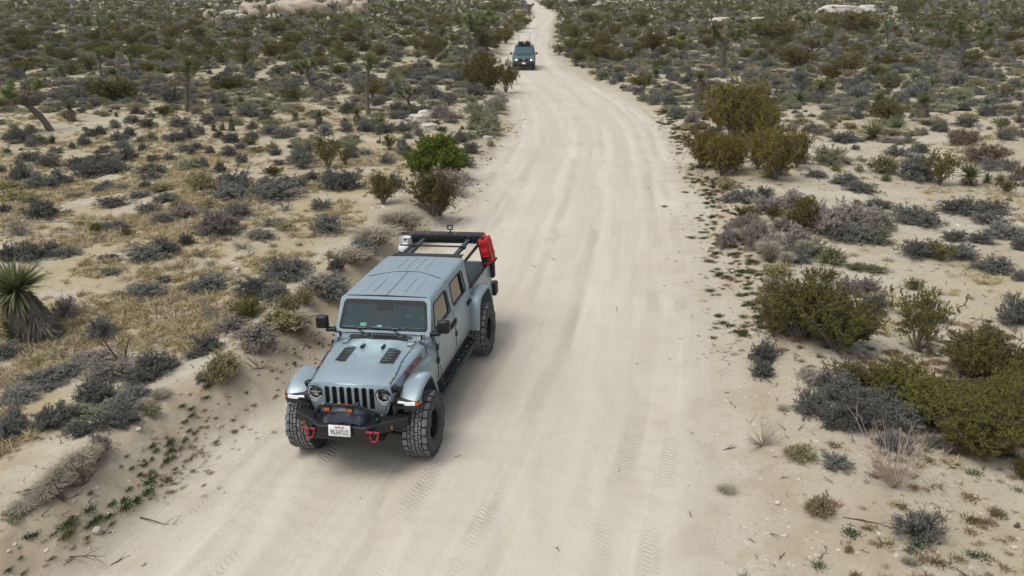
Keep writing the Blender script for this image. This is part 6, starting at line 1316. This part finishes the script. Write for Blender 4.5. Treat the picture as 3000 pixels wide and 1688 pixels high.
# ================================================================== the vehicles farther up the road
def suv(name, u, v, heading, col, rack, lb):
    p = ground(u, v); pm = paint(name + '_paint', col, .3, .3); root = empty(name); tag(root, lb, 'car'); root.location = (p[0], p[1], p[2]); root.rotation_euler = (0, 0, heading)
    # local axes: -Y is forward (towards the camera), X across, Z up, origin under the front bumper
    def ring(y, w_, zb, zs, zt, wt): return [(-w_, y, zb), (-w_, y, zs), (-wt, y, zt), (wt, y, zt), (w_, y, zs), (w_, y, zb)]
    b = MB(); b.loft([ring(.02, .88, .55, .80, .98, .84), ring(.10, .93, .45, .90, 1.05, .88), ring(.55, .96, .42, 1.02, 1.16, .88), ring(1.30, .97, .42, 1.06, 1.22, .86), ring(4.5, .97, .42, 1.08, 1.22, .90), ring(4.85, .92, .55, 1.05, 1.20, .88)], pm, True, True, True)
    b.loft([[(-.80, 1.95, 1.75), (-.72, 1.98, 1.83), (.72, 1.98, 1.83), (.80, 1.95, 1.75)], [(-.80, 2.5, 1.78), (-.72, 2.5, 1.88), (.72, 2.5, 1.88), (.80, 2.5, 1.78)], [(-.80, 4.6, 1.76), (-.72, 4.55, 1.86), (.72, 4.55, 1.86), (.80, 4.6, 1.76)]], pm, False, False, False)
    for s in (1, -1):
        b.loft([[(s * .90, 1.28, 1.20), (s * .79, 1.93, 1.77)], [(s * .82, 1.24, 1.21), (s * .73, 1.90, 1.79)]], pm, False)
        for y in (2.75, 3.7): b.box((s * .845, y, 1.46), (.03, .08, .50), pm, Matrix.Rotation(-s * .17, 3, 'Y'))
    b.box((0, 4.75, 1.5), (1.6, .06, .6), pm)
    bd = b.build('body', root, 35, .012)
    b = MB(); b.plate([(-.80, 1.21), (.80, 1.21), (.71, 1.78), (-.71, 1.78)], [], lambda x, z: (x, 1.27 + (z - 1.21) * 1.14, z), MP['tealglass'], (0, .01, 0)); b.build('windscreen', bd, 0)
    for s in (1, -1):
        b = MB(); b.plate([(1.35, 1.22), (4.6, 1.22), (4.4, 1.74), (2.0, 1.74)], [], lambda y, z: (s * (.885 - (z - 1.22) * .17), y, z), MP['tint']); b.build('side_window', bd, 0)
        b = MB(); b.box((s * .70, .01, .86), (.30, .06, .17), MP['lampglass'], bev=.02); b.box((s * .72, .03, .86), (.28, .04, .15), MP['lens']); o = b.build('headlight', bd)
        b = MB(); b.sphere((s * .60, -.012, .86), (.12, .03, .11), LITM, 2); b.build('bulb', o)
        b = MB(); b.box((s * .70, -.04, .60), (.22, .03, .06), MP['lens']); b.build('fog_light', bd)
        b = MB(); b.box((s * 1.06, 1.52, 1.27), (.20, .09, .16), BK, bev=.03); b.build('mirror', bd)
        for y in (.92, 3.77):
            wh = bpy.data.objects.new('wheel', None); COL.objects.link(wh); wh.parent = root; wh.location = (s * .82, y, .40); wh.scale = (.86, .80, .86); wh.rotation_euler = (0, 0, -s * math.pi / 2); link('tyre', tme, wh); link('rim', rme, wh)
    b = MB(); b.box((0, -.0, .86), (.84, .05, .20), DK, bev=.02)
    for z in (.80, .86, .92): b.box((0, -.028, z), (.80, .012, .014), MP['chrome'] if z == .92 else BK)
    o = b.build('grille', bd); b = MB(); N = 18; b.tube([(.075 * math.cos(a), -.04, .87 + .055 * math.sin(a)) for a in [2 * math.pi * i / N for i in range(N + 1)]], .012, MP['chrome'], 6); b.tube([(-.03, -.04, .90), (-.03, -.04, .85), (.05, -.04, .85)], .009, MP['chrome'], 6); b.build('emblem', o)
    b = MB(); b.box((0, -.03, .58), (1.88, .18, .26), MP['plastic'], bev=.05); b.box((0, .10, .42), (1.5, .1, .14), DK); bp_ = b.build('bumper', bd)
    b = MB(); b.box((0, -.13, .60), (.305, .01, .14), MP['plate']); pl_ = b.build('number_plate', bp_)
    b = MB(); b.tube([(-.62, 1.22, 1.24), (0, 1.18, 1.26), (.62, 1.22, 1.24)], .018, BK, 6); b.build('wiper', bd)
    if rack:
        b = MB()
        for z in (1.93, 2.02, 2.10):
            b.tube([(-.52, 2.2, z), (.52, 2.2, z), (.52, 3.9, z), (-.52, 3.9, z), (-.52, 2.2, z)], .018, BK, 6)
        for k in range(9): b.tube([(-.5 + k * .125, 2.2, 1.93), (-.5 + k * .125, 2.2, 2.10)], .010, BK, 5)
        b.box((0, 3.0, 1.95), (1.0, 1.6, .03), BK); b.build('roof_rack', bd)
        b = MB(); b.tube([(-.47, 2.9, 1.95), (-.47, 2.9, 2.72)], .012, MP['plastic'], 5); b.tube([(.45, 2.9, 1.95), (.45, 2.9, 2.72)], .012, MP['plastic'], 5); b.build('antenna', bd)
    return root, p
LITM = mat('lit_headlamp', (1., .97, .92), .2, emit=3)
s2, p2 = suv('utility_vehicle', 1534, 207, -.03, (.05, .095, .115), True, 'dark teal sport utility vehicle with loaded roof rack on the road behind the pickup')
bag = empty('roof_bag', s2.matrix_basis @ Matrix.Translation((.28, 2.7, 1.97))); b = MB(); b.sphere((0, 0, .09), (.40, .6, .24), MP['bag'], 3); b.sphere((-.05, .1, .2), (.2, .3, .14), BK, 2); b.build('bag_body', bag, 60); tag(bag, 'dark red duffel bag in the roof rack of the second vehicle', 'bag')
crate = empty('storage_crate', s2.matrix_basis @ Matrix.Translation((-.28, 2.7, 1.97))); b = MB(); b.box((0, 0, .10), (.42, .7, .18), BK, bev=.02); b.build('crate_body', crate); b = MB(); b.box((0, 0, .20), (.40, .68, .02), MP['lens'], bev=.006); b.build('crate_lid', crate); tag(crate, 'black storage crate with pale lid on the second vehicle roof', 'crate')
s3, p3 = suv('distant_car', 1536, 21, .12, (.03, .045, .07), False, 'tiny dark blue car with lit headlights at the far end of the road')
tag(s3, cat='car')
# ------------------------------------------------------------------ thin dusty air
def haze():
    b = MB(); b.box((0, 330, 9.5), (1700, 720, 25), MP['grey']); b.mats = []; me = bpy.data.meshes.new('haze'); b.bm.to_mesh(me); b.bm.free()
    m = bpy.data.materials.new('dusty_air'); m.use_nodes = True; t = m.node_tree; t.nodes.clear(); v = t.nodes.new('ShaderNodeVolumePrincipled'); v.inputs['Color'].default_value = (.86, .86, .82, 1); v.inputs['Density'].default_value = .00022; v.inputs['Anisotropy'].default_value = .2
    o = t.nodes.new('ShaderNodeOutputMaterial'); t.links.new(v.outputs[0], o.inputs['Volume']); me.materials.append(m); tag(link('haze', me), kind='stuff')
haze(); sc.cycles.volume_bounces = 1
